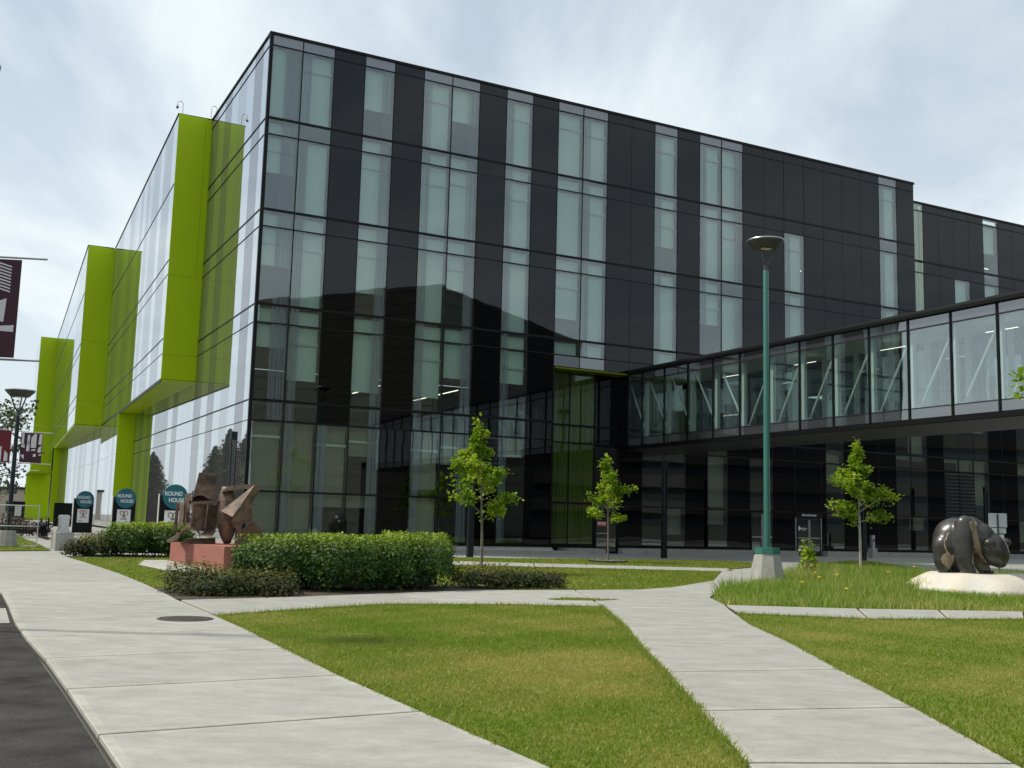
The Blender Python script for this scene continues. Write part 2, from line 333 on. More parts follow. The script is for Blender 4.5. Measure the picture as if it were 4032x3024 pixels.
pbr('red_plinth', (.29, .105, .08), .85, var=.08, vscale=1.5, bump=.2, bscale=40)
pbr('bear_stone', (.034, .030, .028), .36, spec=.5, var=.35, vscale=2.5, coat=.25)
pbr('bear_tan', (.27, .215, .145), .8, var=.22, vscale=9, bump=.4, bscale=30)
pbr('boulder', (.60, .595, .57), .9, var=.14, vscale=1.3, bump=.9, bscale=9, detail=8, col2=(.62, .55, .43))
pbr('sign_black', (.003, .003, .0035), .5, spec=.2)
pbr('sign_edge', (.55, .56, .5), .6)
pbr('teal', (.006, .115, .155), .45)
pbr('paper', (.78, .77, .76), .7)
pbr('print_white', (.72, .76, .74), .7)
pbr('print_grey', (.22, .21, .2), .8)
pbr('heart_brown', (.26, .12, .07), .7, var=.4, vscale=9)
pbr('heart_dark', (.16, .15, .14), .7)
pbr('banner_plum', (.045, .010, .022), .75)
pbr('banner_red', (.13, .008, .02), .75)
pbr('banner_white', (.60, .58, .59), .75)
pbr('sign_red', (.45, .02, .03), .5)
pbr('iron_cover', (.075, .06, .055), .8, metal=.3, bump=.8, bscale=60)
pbr('siding', (.085, .088, .07), .6, var=.06, vscale=.5)
pbr('parkade_band', (.075, .075, .07), .8)
pbr('far_beige', (.42, .36, .28), .9)
pbr('far_glass', (.05, .06, .07), .15)
pbr('far_brick', (.30, .14, .08), .9)
# ------------------------------------------------------------------ ground
bm = MB(); xs = [-900, -120, -60, -10, -8.6, -7.2, -5.8, -4.4, -3, 40, 120, 900]; ys = [-900, -60, 10, 22, 26, 30, 34, 38, 42, 46, 120, 900]
bm.add([(x, y, G(x, y)-.05) for y in ys for x in xs], [(j*len(xs)+i, j*len(xs)+i+1, (j+1)*len(xs)+i+1, (j+1)*len(xs)+i) for j in range(len(ys)-1) for i in range(len(xs)-1)])
tag(bm.build('ground', 'far_ground'), kind='structure')
sheet('plaza', [(-34, 34.2), (-14.1, 34.3), (-11, 36.4), (-5, 38.1), (7.8, 38.9), (10.9, 40.5), (20, 39), (60, 40), (90, 120), (-80, 150)], -.022, 'plaza_concrete')
sheet('road', [(-2.0, 6.2), (-4.09, 10.21), (-7.22, 16.07), (-10.14, 21.82), (-16, 33), (-34, 34), (-34, -12), (7.5, -12)], -.004, 'asphalt')
LAWNS = {
 'center': [(-4.76, 17.99), (-4.36, 18.8), (-3.4, 20.12), (-2.3, 21.5), (0.04, 22.2), (1.95, 22.3), (1.95, 18.21), (1.85, 15.14), (1.82, 12.48), (1.76, 9.91), (1.7, 7.76), (1.66, 5.0), (0.04, 8.11), (-.7, 9.57), (-1.7, 11.54), (-2.76, 13.77), (-3.77, 15.97)],
 'right': [(3.6, 5), (3.75, 8), (3.92, 10.49), (4.02, 13.09), (4.2, 15.98), (4.28, 19.08), (4.62, 21.5), (6.98, 20.95), (10.44, 21.9), (14, 22.6), (14, 5)],
 'mid': [(-6.42, 21.2), (-7.77, 24.0), (-9.79, 27.63), (-13.62, 33.72), (-14, 34.3), (-11, 36.4), (-5, 38.1), (0.03, 38.3), (2.53, 38.6), (7.7, 38.9), (6.26, 32.91), (4.4, 29.07), (3.38, 27.8), (.03, 26.29), (-1.22, 25.59), (-4.77, 22.3)],
 'back': [(-9, 41.35), (0.03, 41.4), (2.71, 41.55), (8.4, 41.1), (10, 44), (11.2, 48.6), (9.6, 50.2), (5.46, 48.6), (0, 45.74), (-9, 43)],
 'tri': [(10.9, 41.2), (14.39, 50.12), (17.66, 56.0), (18.83, 55.6), (17.4, 45.4), (15.2, 40.28), (12.64, 39.6)],
 'strip': [(0.88, 23.75), (1.36, 24.3), (2.52, 24.2), (2.08, 23.72), (1.05, 23.55)],
 'left': [(-17.18, 36.72), (-15.9, 37.75), (-17.97, 41.51), (-20.63, 46.11), (-24.1, 52.87), (-31, 50), (-26, 36.2)],
}
MEADOW = [(4.76, 23.55), (4.81, 25.6), (5.7, 28.5), (7.3, 32.2), (9.3, 36.5), (10.9, 40.4), (12.64, 39.3), (15.2, 39.9), (24, 40), (25, 26), (18, 25), (11.36, 23.93), (7.57, 23.5)]
for k, p in LAWNS.items(): sheet('lawn', p, .006 if k != 'strip' else .03, 'turf')
sheet('lawn', MEADOW, .004, 'turf')
sheet('planting_bed', [(-7.75, 23.7), (-6.42, 21.25), (-4.77, 22.35), (-1.22, 25.65), (1.7, 27.1), (1.4, 28.0), (-1.5, 27.9), (-5.2, 26.2), (-6.5, 25.6)], .022, 'mulch')
sheet('planting_bed', [(-14.1, 34.1), (-13.5, 33.75), (-11.3, 34.75), (-10.6, 36), (-13.2, 36.2)], .022, 'mulch')
def bladeset(name, polys, per_m2, hmin, hmax, wid, mat, drygain=.5, lean=.5, seed=1, dens=None, cap=None):
    r = np.random.default_rng(seed); out_ = []; tn = []
    NO = [[(-11.4, 33.6), (-10.6, 31.1), (-9.2, 29.2), (-7.8, 29.0), (-5.8, 31.5), (-8.5, 35.2)], [(-7.75, 23.7), (-6.42, 21.2), (-4.77, 22.3), (-1.22, 25.6), (1.7, 27.1), (1.4, 28.0), (-1.5, 27.9), (-5.2, 26.2), (-6.5, 25.6)], [(-14.1, 34.1), (-13.5, 33.75), (-11.3, 34.75), (-10.6, 36), (-13.2, 36.2)]]
    for poly, mul in polys:
        px = [p[0] for p in poly]; py = [p[1] for p in poly]; a = (max(px)-min(px))*(max(py)-min(py)); n = int(a*per_m2*mul)
        x = r.uniform(min(px), max(px), n); y = r.uniform(min(py), max(py), n); k = inpoly(x, y, poly); x, y = x[k], y[k]
        if dens is not None: k = dens(x, y, r); x, y = x[k], y[k]
        for q_ in NO: k = ~inpoly(x, y, q_); x, y = x[k], y[k]
        n = len(x); z = gz(x, y)
        big = (np.sin(x*.9+1.3*np.sin(y*.7))+np.sin(y*1.1+.8*np.cos(x*1.3))+.6*np.sin(x*2.9+y*2.1)+.5*np.sin(x*4.3-y*3.7))/3.1
        for px_, py_, rr_, am in ((.4, 13.6, 1.3, .9), (-.6, 16.5, .9, .5), (1.0, 11.2, .8, .5), (4.7, 14.6, .8, .8), (5.0, 17.2, .8, .8), (5.6, 12.6, .9, .6), (7.5, 14.5, 1.2, .5)):
            big = big+am*np.exp(-((x-px_)**2+(y-py_)**2)/rr_**2)   # worn dry patches
        h = r.uniform(hmin, hmax, n)*(1-.12*big)
        if hmax > .3: h *= np.where((x < 9.2) & (y > 28.5) & (y < 34), .5, 1)* np.where((x > 10.4) & (y < 30.2), np.clip(.42+.0*x, 0, 1), 1)*np.clip(.55+(y-23.5)/9, .55, 1)
        ang = r.uniform(0, 6.283, n); w = wid*r.uniform(.7, 1.4, n)
        lx = r.normal(0, lean, n)*h; ly = r.normal(0, lean, n)*h
        A = np.stack([x-np.cos(ang)*w, y-np.sin(ang)*w, z], 1); B = np.stack([x+np.cos(ang)*w, y+np.sin(ang)*w, z], 1); Cc = np.stack([x+lx, y+ly, z+h], 1)
        out_.append(np.stack([A, B, Cc], 1)); tn.append(np.clip(.22+drygain*np.clip(big, -.5, 1)*.55+r.normal(0, .24, n), 0, 1))
    return tris(name, np.concatenate(out_), mat, np.concatenate(tn))
nearpoly = lambda p: p
o = bladeset('grass', [(LAWNS['center'], 1.), (LAWNS['right'], .55)], 2800, .018, .045, .007, 'grass_blade', 1.0, .5, 3,
             dens=lambda x, y, r: r.random(len(x)) < np.clip(13/np.hypot(x, y), .25, 1))
tag(o, 'short green turf on the lawns beside the footpaths', 'grass', kind='stuff')
o = bladeset('grass', [(LAWNS['mid'], 1.), (LAWNS['back'], .6), (LAWNS['tri'], .6), (LAWNS['left'], .6), (LAWNS['strip'], 4)], 330, .03, .07, .016, 'grass_blade', .35, .4, 4)
tag(o, 'short green turf on the lawns behind the clipped hedge', 'grass', kind='stuff')
# ragged fringe where lawn meets concrete
def fringe(paths, per_m, seed, h=(.04, .10)):
    r = np.random.default_rng(seed); V = []; T = []
    for P in paths:
        for (x0, y0), (x1, y1) in zip(P[:-1], P[1:]):
            ln = math.hypot(x1-x0, y1-y0); n = int(ln*per_m); t = r.random(n); x = x0+(x1-x0)*t+r.normal(0, .03, n); y = y0+(y1-y0)*t+r.normal(0, .03, n)
            z = gz(x, y); hh = r.uniform(*h, n)*r.uniform(.4, 1, n); an = r.uniform(0, 6.28, n); w = .007
            V.append(np.stack([np.stack([x-np.cos(an)*w, y-np.sin(an)*w, z], 1), np.stack([x+np.cos(an)*w, y+np.sin(an)*w, z], 1), np.stack([x+r.normal(0, .6, n)*hh, y+r.normal(0, .6, n)*hh, z+hh], 1)], 1)); T.append(np.clip(r.normal(.25, .2, n), 0, 1))
    return tris('grass', np.concatenate(V), 'grass_blade', np.concatenate(T))
o = fringe([LAWNS['center'][:6], LAWNS['center'][5:11], LAWNS['center'][12:]+LAWNS['center'][:1], LAWNS['right'][1:10], LAWNS['mid'][10:14]], 300, 9, (.04, .12))
tag(o, 'ragged longer grass along the footpath edges', 'grass', kind='stuff')
MEADOW_IN = [(x*.992+.06, y) for x, y in MEADOW]
o = bladeset('tall_grass', [(MEADOW_IN, 1.)], 330, .18, .46, .0115, 'meadow_blade', .6, .32, 5,
             dens=lambda x, y, r: (r.random(len(x)) < np.clip(1.15-(y-24)/22, .3, 1)))
tag(o, 'tall unmown meadow grass round the lamp post and boulder', 'grass', kind='stuff')
o = bladeset('seed_grass', [([(5.2, 24.2), (6, 28), (8.2, 32.6), (11, 38.5), (15, 38.5), (12.6, 33), (10.6, 28), (8.5, 24.2)], 1.)], 30, .45, .8, .007, 'meadow_blade', 1.6, .3, 6)
tag(o, 'thin pale seed stalks rising above the meadow grass', 'grass', kind='stuff')
# concrete walks: a dirty bed with separate slabs
def lerp(a, b, t): return (a[0]+(b[0]-a[0])*t, a[1]+(b[1]-a[1])*t)
def slab(parent, poly, inset=.027, band=.07, z=.028):
    """one concrete slab: bevelled edge, paler trowelled margin"""
    cx = sum(p[0] for p in poly)/len(poly); cy_ = sum(p[1] for p in poly)/len(poly)
    bm = bmesh.new(); f = bm.faces.new([bm.verts.new((x, y, G(x, y)+z)) for x, y in poly]); bm.normal_update()
    if f.normal.z < 0: f.normal_flip()
    bmesh.ops.inset_region(bm, faces=[f], thickness=inset, use_boundary=True, use_even_offset=True); outer = [g for g in bm.faces if g is not f]
    bmesh.ops.delete(bm, geom=outer, context='FACES')
    r = bmesh.ops.inset_region(bm, faces=[f], thickness=.012, depth=0, use_boundary=True, use_even_offset=True)
    rim = [v for v in bm.verts if v not in f.verts]
    for v in rim: v.co.z -= .006
    r2 = bmesh.ops.inset_region(bm, faces=[f], thickness=band, use_boundary=True, use_even_offset=True)
    for g in bm.faces:
        if g is not f: g.material_index = 1
    ed = [e for e in bm.edges if len(e.link_faces) == 1]; ex = bmesh.ops.extrude_edge_only(bm, edges=ed)
    for g in ex['geom']:
        if isinstance(g, bmesh.types.BMVert): g.co.z -= .07
    for g in bm.faces:
        if len(g.verts) == 4 and abs(g.normal.z) < .3: g.material_index = 1
    if len(poly) > 4: bmesh.ops.triangulate(bm, faces=[f])
    me = bpy.data.meshes.new('slab'); bm.to_mesh(me); bm.free(); me.materials.append(MATS['walk_concrete']); me.materials.append(MATS['slab_margin'])
    return link('slab', me, parent)
wl = [(-10.1, 21.75), (-8.63, 18.87), (-7.26, 16.12), (-6.24, 14.2), (-5.15, 12.25), (-4.07, 10.21), (-3.01, 8.18), (-1.95, 6.15), (-.9, 4.1)]
wr = [(-6.9, 22.3), (-6.32, 21.05), (-4.85, 18.15), (-3.74, 15.93), (-2.76, 13.8), (-1.72, 11.58), (-.69, 9.55), (.36, 7.5), (1.4, 5.45)]
walk = sheet('footpath', wl+wr[::-1], -.012, 'joint_dirt')
for i in range(len(wl)-1): slab(walk, [wl[i+1], wr[i+1], wr[i], wl[i]])
sheet('driveway_apron', [(-7.32, 16.15), (-8.5, 18.55), (-11.2, 17.3), (-9.9, 15.0)], .004, 'walk_concrete')
far = [[(-10.1, 21.75), (-6.9, 22.3), (-8.35, 25.05), (-12.6, 24.3)], [(-12.6, 24.3), (-8.35, 25.05), (-9.95, 27.85), (-15.5, 27.6)], [(-15.5, 27.6), (-9.95, 27.85), (-11.8, 30.85), (-18.5, 31)], [(-18.5, 31), (-11.8, 30.85), (-13.95, 34.25), (-21.5, 34.2)]]
walk2 = sheet('footpath', [(-10.1, 21.75), (-6.9, 22.3), (-13.95, 34.25), (-21.5, 34.2)], -.012, 'joint_dirt')
for q in far: slab(walk2, q, band=.02)
dl = [(1.96, 22.3), (2.0, 18.4), (1.9, 15.4), (1.85, 12.5), (1.77, 9.95), (1.71, 7.82), (1.64, 5.3)]
dr = [(4.6, 22.35), (4.28, 19.05), (4.22, 16.02), (4.04, 13.17), (3.92, 10.47), (3.74, 8.04), (3.55, 5.5)]
walk3 = sheet('footpath', dl+dr[::-1], -.012, 'joint_dirt')
for i in range(len(dl)-1): slab(walk3, [dl[i+1], dr[i+1], dr[i], dl[i]])
cross = [[(-4.80, 18.1), (-4.36, 18.8), (-3.4, 20.12), (-4.9, 22.2), (-6.32, 21.1)], [(-3.4, 20.12), (-2.3, 21.52), (-.9, 21.95), (-2.6, 24.3), (-4.9, 22.2)],
         [(-.9, 21.95), (0.04, 22.2), (2.0, 22.3), (1.7, 27.0), (.03, 26.29), (-1.22, 25.59), (-2.6, 24.3)], [(2.0, 22.3), (4.6, 22.35), (4.74, 23.5), (4.81, 25.6), (5.2, 27.1), (3.38, 27.8), (1.7, 27.0)],
         [(3.38, 27.8), (5.2, 27.1), (5.7, 28.5), (6.5, 30.4), (5.3, 30.9), (4.4, 29.07)], [(5.3, 30.9), (6.5, 30.4), (7.3, 32.2), (8.1, 34), (6.8, 35.2), (6.26, 32.91)],
         [(6.8, 35.2), (8.1, 34), (9.3, 36.5), (10.9, 40.4), (11.0, 43), (8.6, 41.0), (7.7, 38.9)]]
walk4 = sheet('footpath', [(-4.80, 18.1), (-3.4, 20.12), (-2.3, 21.52), (0.04, 22.2), (4.6, 22.35), (4.81, 25.6), (7.3, 32.2), (10.9, 40.4), (11, 43), (8.6, 41), (6.26, 32.91), (4.4, 29.07), (3.38, 27.8), (-1.22, 25.59), (-6.32, 21.1)], -.010, 'joint_dirt')
for q in cross: slab(walk4, q, band=.03)
walk5 = sheet('footpath', [(-9, 38.2), (0.03, 38.3), (2.53, 38.6), (7.7, 38.9), (8.6, 41.0), (2.71, 41.5), (.03, 41.35), (-9, 41.3)], -.012, 'joint_dirt')
for x0 in range(-9, 8, 2): slab(walk5, [(x0, 38.25+.045*(x0+9)), (min(x0+2, 8.2), 38.25+.045*(x0+11)), (min(x0+2, 8.4), 41.3), (x0, 41.3)], band=.03)
walk6 = sheet('footpath', [(4.60, 21.6), (6.98, 20.98), (10.44, 21.9), (19, 23.6), (19, 25.2), (11.36, 23.89), (7.57, 23.45), (4.74, 23.5)], -.012, 'joint_dirt')
for a, b, c, d in [((4.62, 21.55), (6.98, 20.98), (7.57, 23.45), (4.74, 23.5)), ((6.98, 20.98), (8.7, 21.42), (9.4, 23.66), (7.57, 23.45)), ((8.7, 21.42), (10.44, 21.9), (11.36, 23.89), (9.4, 23.66)), ((10.44, 21.9), (14, 22.6), (15, 24.5), (11.36, 23.89)), ((14, 22.6), (19, 23.6), (19, 25.2), (15, 24.5))]: slab(walk6, [a, b, c, d], band=.05)
# ------------------------------------------------------------------ academic building
A = 0.477147; CX, CY = -12.059, 49.063
ua = Vector((math.cos(A), math.sin(A), 0)); va = Vector((-math.sin(A), math.cos(A), 0))
def UV(u, v, z=0): return Vector((CX, CY, 0))+ua*u+va*v+Vector((0, 0, z))
bld = empty('academic_building', (CX, CY, 0), A, 'five-storey black and glass academic building with lime green projecting bays', 'building')
M_ = 1.603; TOP = 24.86
rows = [(24.86, 24.27, 's'), (24.27, 20.63, 'm'), (20.63, 19.82, 's'), (19.82, 16.13, 'm'), (16.13, 15.30, 's'), (15.30, 11.57, 'm'), (11.57, 10.70, 's'), (10.70, 7.05, 'm'), (7.05, 6.10, 's'), (6.10, 2.85, 'm'), (2.85, .62, 'm')]
GL = {0, 1, 3, 5, 6, 8, 10, 11, 14, 16, 17, 25}
def is_glass(k, r):
    if k == 20 and 3 <= r <= 7: return True
    if r >= 9 and k in (2,): return True
    return k in GL
STY = {0: 'window_printed_wide', 1: 'window_printed_left', 3: 'window_printed_right', 5: 'window_printed_left', 6: 'window_printed_right', 8: 'window_printed_left', 10: 'window_clear', 11: 'window_printed_left', 14: 'window_printed_left', 16: 'window_printed_left', 17: 'window_printed_right', 20: 'window_printed_left', 25: 'window_printed_left', 2: 'window_printed_left'}
rb = random.Random(11)
for r, (z1, z0, kind) in enumerate(rows):
    for k in range(27):
        u0, u1 = k*M_, (k+1)*M_
        if k >= 10 and z1 <= 10.71:                       # above the recess the wall stops at 10.05
            if r == 7 and True: continue
            if r > 7: continue
        g = .018
        if is_glass(k, r):
            sty = STY[k]
            if kind == 's' and r == 0: sty = 'spandrel_glass'
            elif r in (9, 10) and k == 0: sty = 'window_clear'
            boxpart('window_pane', sty, bld, u0+g+.012, -.012, z0+g+.02, u1-g-.012, .012, z1-g-.02)
            if kind == 'm' or r in (2, 4, 6):
                # roller blind behind the pane
                full = rb.random()
                if kind == 's': drop = 1 if rb.random() < .9 else 0
                else: drop = 1 if full < .84 else rb.choice([.5, .6, .7])
                if r == 7: drop = rb.choice([.35, .5, .62, .8]) if k > 1 else (.32 if k == 0 else .72)
                if r == 10: drop = {0: 1, 1: .97, 2: .3, 3: .3, 5: 1, 6: 0}.get(k, 0)
                if r == 9: drop = {0: 1, 1: 1, 2: 1, 3: .45, 5: .9, 6: .5}.get(k, .3)
                if r == 8: drop = 0
                if drop:
                    h = (z1-z0)*drop; top = z1-.06
                    boxpart('roller_blind', 'blind' if r < 9 else 'blind_low', bld, u0+.10, .26, top-h+.10, u1-.08, .275, top)
                    if kind == 'm' and r < 10 and (k*7+r) % 3 != 1: boxpart('blind_cassette', 'ceiling_white', bld, u0+.08, .17, z1-.78-.12*(k % 3), u1-.06, .25, z1-.66-.12*(k % 3))
        else:
            boxpart('dark_panel', 'black_glass', bld, u0+.010, -.014, z0+(.012 if kind == 'm' else .006), u1-.010, .09, z1-(.006 if kind == 'm' else .012))
# strip of wall above the recess, between 10.70 and 10.05
for k in range(10, 27):
    u0, u1 = k*M_, (k+1)*M_
    if is_glass(k, 6): boxpart('window_pane', 'spandrel_glass', bld, u0+.03, -.012, 10.09, u1-.03, .012, 10.66)
    else: boxpart('dark_panel', 'black_glass', bld, u0+.010, -.014, 10.07, u1-.010, .09, 10.694)
E27 = 27*M_
for k in range(28):
    zb = .62 if k <= 10 else 10.05; gl = [is_glass(min(k, 26), 5), is_glass(max(k-1, 0), 5)]
    pr = -.022 if (gl[0] or gl[1]) else .03
    w = .028 if (gl[0] and gl[1]) or k == 0 else .02
    boxpart('mullion', 'black_metal', bld, k*M_-w if k else -.03, pr, zb, k*M_+w, .16, TOP-.08)
for z, t, pr in [(24.27, .03, .026), (20.63, .058, .036), (19.82, .026, .02), (16.13, .058, .036), (15.30, .026, .02), (11.57, .058, .036), (10.70, .026, .02)]:
    boxpart('transom', 'black_metal', bld, .06, -pr, z-t, E27-.02, .14, z+t)
for z, t, pr in [(7.05, .06, .05), (6.10, .04, .03), (2.85, .04, .03)]: boxpart('transom', 'black_metal', bld, .06, -pr, z-t, 10*M_-.03, .14, z+t)
boxpart('transom', 'black_metal', bld, .06, -.05, .50, 10*M_-.03, .2, .64)
boxpart('parapet_cap', 'black_metal', bld, -.06, -.07, TOP-.08, E27+.05, .4, TOP+.06)
boxpart('corner_post', 'black_metal', bld, -.045, -.045, .5, .12, .10, TOP-.085)
boxpart('end_wall', 'black_glass', bld, E27-.02, .10, 10.0, E27+.03, 2.9, TOP-.08)
boxpart('roof_slab', 'graphite_metal', bld, .35, .42, TOP-.55, E27-.1, 26, TOP-.3)
# recess: soffit, jamb, set-back wall at v = .95
RV = .95
boxpart('soffit_panel', 'lime_shaded', bld, 10*M_+.03, -.0, 9.97, 13*M_+.03, RV, 10.045)
boxpart('jamb', 'lime_shaded', bld, 10*M_-.0, .17, .5, 10*M_+.06, RV, 9.96)
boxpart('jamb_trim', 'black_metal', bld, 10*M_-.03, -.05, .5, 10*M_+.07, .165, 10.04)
rr = [(9.96, 7.05), (7.05, 6.10), (6.10, 2.85), (2.85, .64)]
for k in (10, 11):
    for z1, z0 in rr:
        boxpart('window_pane', 'green_glass', bld, k*M_+.04, RV-.012, z0+.04, (k+1)*M_-.04, RV+.012, z1-.04)
for z1, z0 in rr[:2]: boxpart('dark_panel', 'black_glass', bld, 12*M_+.03, RV-.012, z0+.03, 13*M_-.03, RV+.05, z1-.03)
for k in range(10, 14): boxpart('mullion', 'black_metal', bld, k*M_-.035+(.05 if k == 10 else 0), RV-.03, .5, k*M_+.035+(.05 if k == 10 else 0), RV+.14, 9.96)
for z, t in [(7.05, .06), (6.10, .045), (2.85, .045)]: boxpart('transom', 'black_metal', bld, 10*M_+.09, RV-.045, z-t, 13*M_-.04, RV+.12, z+t)
boxpart('transom', 'black_metal', bld, 10*M_+.09, RV-.045, .46, 12*M_, RV+.12, .645)
def louver(u0, u1, z0, z1, v, n):
    lo = MB().box(u0, v+.06, z0, u1, v+.09, z1).build('louver_panel', 'louver_black', bld)
    st = (z1-z0)/n; m = MB().add([(0, 0, 0), (u1-u0-.04, 0, 0), (u1-u0-.04, -.11, -st*.55), (0, -.11, -st*.55), (0, 0, -.02), (u1-u0-.04, 0, -.02), (u1-u0-.04, -.11, -st*.55-.02), (0, -.11, -st*.55-.02)], [(0, 1, 2, 3), (7, 6, 5, 4), (3, 2, 6, 7), (0, 3, 7, 4), (1, 5, 6, 2)]).mesh('louver_blade', 'graphite_metal')
    for i in range(n): link('louver_blade', m, lo, (u0+.02, v+.055, z1-st*i-.01))
louver(12*M_+.05, 13*M_-.05, 3.2, 6.02, RV, 12)
louver(7*M_+.04, 8*M_-.04, 4.4, 6.04, -.11, 8)
# emergency exit in the recess
ex = boxpart('exit_frame', 'black_metal', bld, 12*M_+.04, RV-.02, .22, 13*M_-.04, RV+.06, 3.18)
def door(parent, u0, u1, z0, z1, v, leafs=1, handle=True):
    w = (u1-u0)/leafs
    for i in range(leafs):
        a, b = u0+i*w+.01, u0+(i+1)*w-.01
        dr_ = MB()
        for x0, x1, y0, y1 in [(a, a+.06, z0, z1), (b-.06, b, z0, z1), (a+.06, b-.06, z0, z0+.22), (a+.06, b-.06, z1-.08, z1)]: dr_.box(x0, v-.05, y0, x1, v-.03, y1)
        d_ = dr_.build('door', 'graphite_metal', parent)
        MB().box(a+.06, v-.045, z0+.22, b-.06, v-.035, z1-.08).build('door_pane', 'window_clear', d_)
        MB().box(a+.05, v-.075, z0+1.0, b-.05, v-.052, z0+1.05).build('push_bar', 'steel', d_)
        if handle:
            hx = b-.04 if i == 0 else a+.02
            MB().tube([(hx, v-.09, z0+.25), (hx, v-.09, z1-.1)], .016, 6).build('door_handle', 'steel', d_)
door(bld, 19.40, 20.20, .24, 2.55, RV-.0, 1, False)
MB().box(19.40, RV-.05, 2.60, 20.72, RV-.03, 3.12).build('door_transom_pane', 'far_glass', bld)
MB().box(20.28, RV-.045, .30, 20.70, RV-.03, 2.55).build('sidelight_pane', 'window_clear', bld)
es = MB().box(19.50, RV-.075, 1.66, 20.06, RV-.062, 1.92).build('exit_notice', 'sign_red', bld)
textobj('lettering', 'EMERGENCY\nEXIT ONLY', .105, 'print_white', es, (19.78, RV-.08, 1.79), bold=.002)
# long set-back ground-floor wall under the bridge
lowb = [20.9, 22.43, 23.93, 25.42, 27.01, 28.48, 30.13, 31.9, 33.64, 35.78, 36.17, 37.65, 39.15, 40.65, 42.19, 43.59, 45.02, 46.63, 48.06, 49.51, 51.0, 52.39, 53.9, 55.4, 56.9, 58.4, 59.9]
lowg = {1, 2, 4, 10, 14, 15, 19, 20-1, 22}
lowrows = [(9.9, 6.78), (6.78, 5.9), (5.9, 2.8), (2.8, .64)]
for i in range(len(lowb)-1):
    u0, u1 = lowb[i], lowb[i+1]
    for j, (z1, z0) in enumerate(lowrows):
        if i in (8,) and j == 3: continue
        if i == 6 and j == 3: continue
        if i in (17, 18) and j in (2, 3): continue
        gl = i in lowg or (i in (17, 18) and j < 2) or (i == 6 and j == 2)
        if gl:
            boxpart('window_pane', 'window_clear', bld, u0+.03, RV-.01, z0+.03, u1-.03, RV+.01, z1-.03)
            if rb.random() < .5: boxpart('roller_blind', 'blind_low', bld, u0+.08, RV+.3, z1-(z1-z0)*rb.choice([.4, .7, .95]), u1-.08, RV+.315, z1-.05)
        else: boxpart('dark_panel', 'black_glass', bld, u0+.012, RV-.012, z0+.012, u1-.012, RV+.05, z1-.012)
for i, u0 in enumerate(lowb): boxpart('mullion', 'black_metal', bld, u0-.022, RV-.015, .5 if i not in (7,) else 2.8, u0+.022, RV+.12, 9.9)
for z, t in [(6.78, .05), (5.9, .035), (2.8, .035)]: boxpart('transom', 'black_metal', bld, 20.95, RV-.03, z-t, 60, RV+.1, z+t)
for a, b in [(20.95, 30.1), (31.95, 33.6), (35.82, 60)]: boxpart('transom', 'black_metal', bld, a, RV-.04, .5, b, RV+.15, .645)
louver(46.66, 48.04, .7, 5.84, RV-.02, 22); louver(48.08, 49.48, .7, 5.84, RV-.02, 22)
door(bld, 30.2, 31.85, .24, 2.72, RV, 2)
door(bld, 33.75, 35.65, .24, 2.45, RV, 2)
for u0 in (33.62, 35.66): boxpart('door_post', 'steel', bld, u0, RV-.06, .22, u0+.05, RV+.02, 2.5)
hd = MB().box(33.62, RV-.06, 2.47, 35.72, RV+.05, 2.79).build('door_header', 'black_metal', bld)
textobj('lettering', 'EAST ENTRANCE', .15, 'print_white', hd, (34.7, RV-.07, 2.64), bold=.003)
lg = MB().box(33.86, RV-.062, 1.72, 33.95, RV-.055, 1.98).build('door_logo', 'print_white', bld)
textobj('lettering', 'MacEwan', .15, 'print_white', lg, (34.24, RV-.06, 1.84), bold=.002)
textobj('lettering', 'UNIVERSITY', .06, 'print_white', lg, (34.28, RV-.06, 1.73))
# stone base course and steps
for i, (a, b) in enumerate([(20.95, 22.5), (22.52, 24.3), (24.32, 26.1), (26.12, 28.0), (28.02, 30.05), (31.98, 33.55), (35.85, 37.6), (37.62, 39.2), (39.22, 41), (41.02, 43), (43.02, 45), (45.02, 47), (47.02, 49), (49.02, 51), (51.02, 53), (53.02, 55), (55.02, 58)]):
    boxpart('base_block', 'cast_concrete', bld, a, RV-.42, .0, b, RV+.1, .49)
for a, b in [(0.0, 3.2), (3.22, 6.4), (6.42, 9.6), (9.62, 12.8), (12.82, 15.98)]:
    boxpart('base_block', 'cast_concrete', bld, a, -.35, .0, b, .12, .49)
for a, b in [(4.0, 7.4), (7.42, 10.6), (10.62, 13.6), (13.62, 17.0)]: boxpart('step', 'cast_concrete', bld, a, -2.3, .0, b, -.37, .34)
boxpart('step', 'edge_concrete', bld, 3.0, -1.5, .345, 15.4, -.36, .44)
boxpart('base_block', 'cast_concrete', bld, 17.02, -.30, .0, 19.3, RV-.05, .46)
# interior: floor slabs, back walls, lights
for z in (20.45, 15.95, 11.4, 6.9):
    ue = E27-.2 if z > 7 else 15.9
    boxpart('floor_slab', 'interior_wall', bld, .25, .30, z, ue, 21, z+.28)
    boxpart('floor_slab', 'interior_dark', bld, .25, .17, z+.02, ue, .24, z+.26)
boxpart('floor_slab', 'interior_wall', bld, 16.1, 1.25, 6.5, 59.5, 13, 6.72)
boxpart('floor_slab', 'interior_dark', bld, 16.1, 1.25, 9.75, 59.5, 13, 9.9)
boxpart('end_wall', 'interior_dark', bld, 59.6, 1.1, .5, 59.8, 13, 9.9)
boxpart('floor_slab', 'interior_floor', bld, .3, 1.3, .35, 59, 13, .52)
for i, z in enumerate((20.75, 16.25, 11.7)): boxpart('back_wall', 'interior_wall', bld, .3, 7+i*.2, z, E27-.3, 7.2+i*.2, z+3.55)
boxpart('back_wall', 'interior_dark', bld, .3, 20.5, 7.2, E27-.3, 20.7, 11.3)
boxpart('back_wall', 'interior_red', bld, .5, 6.2, 7.22, 7.0, 6.4, 9.0)
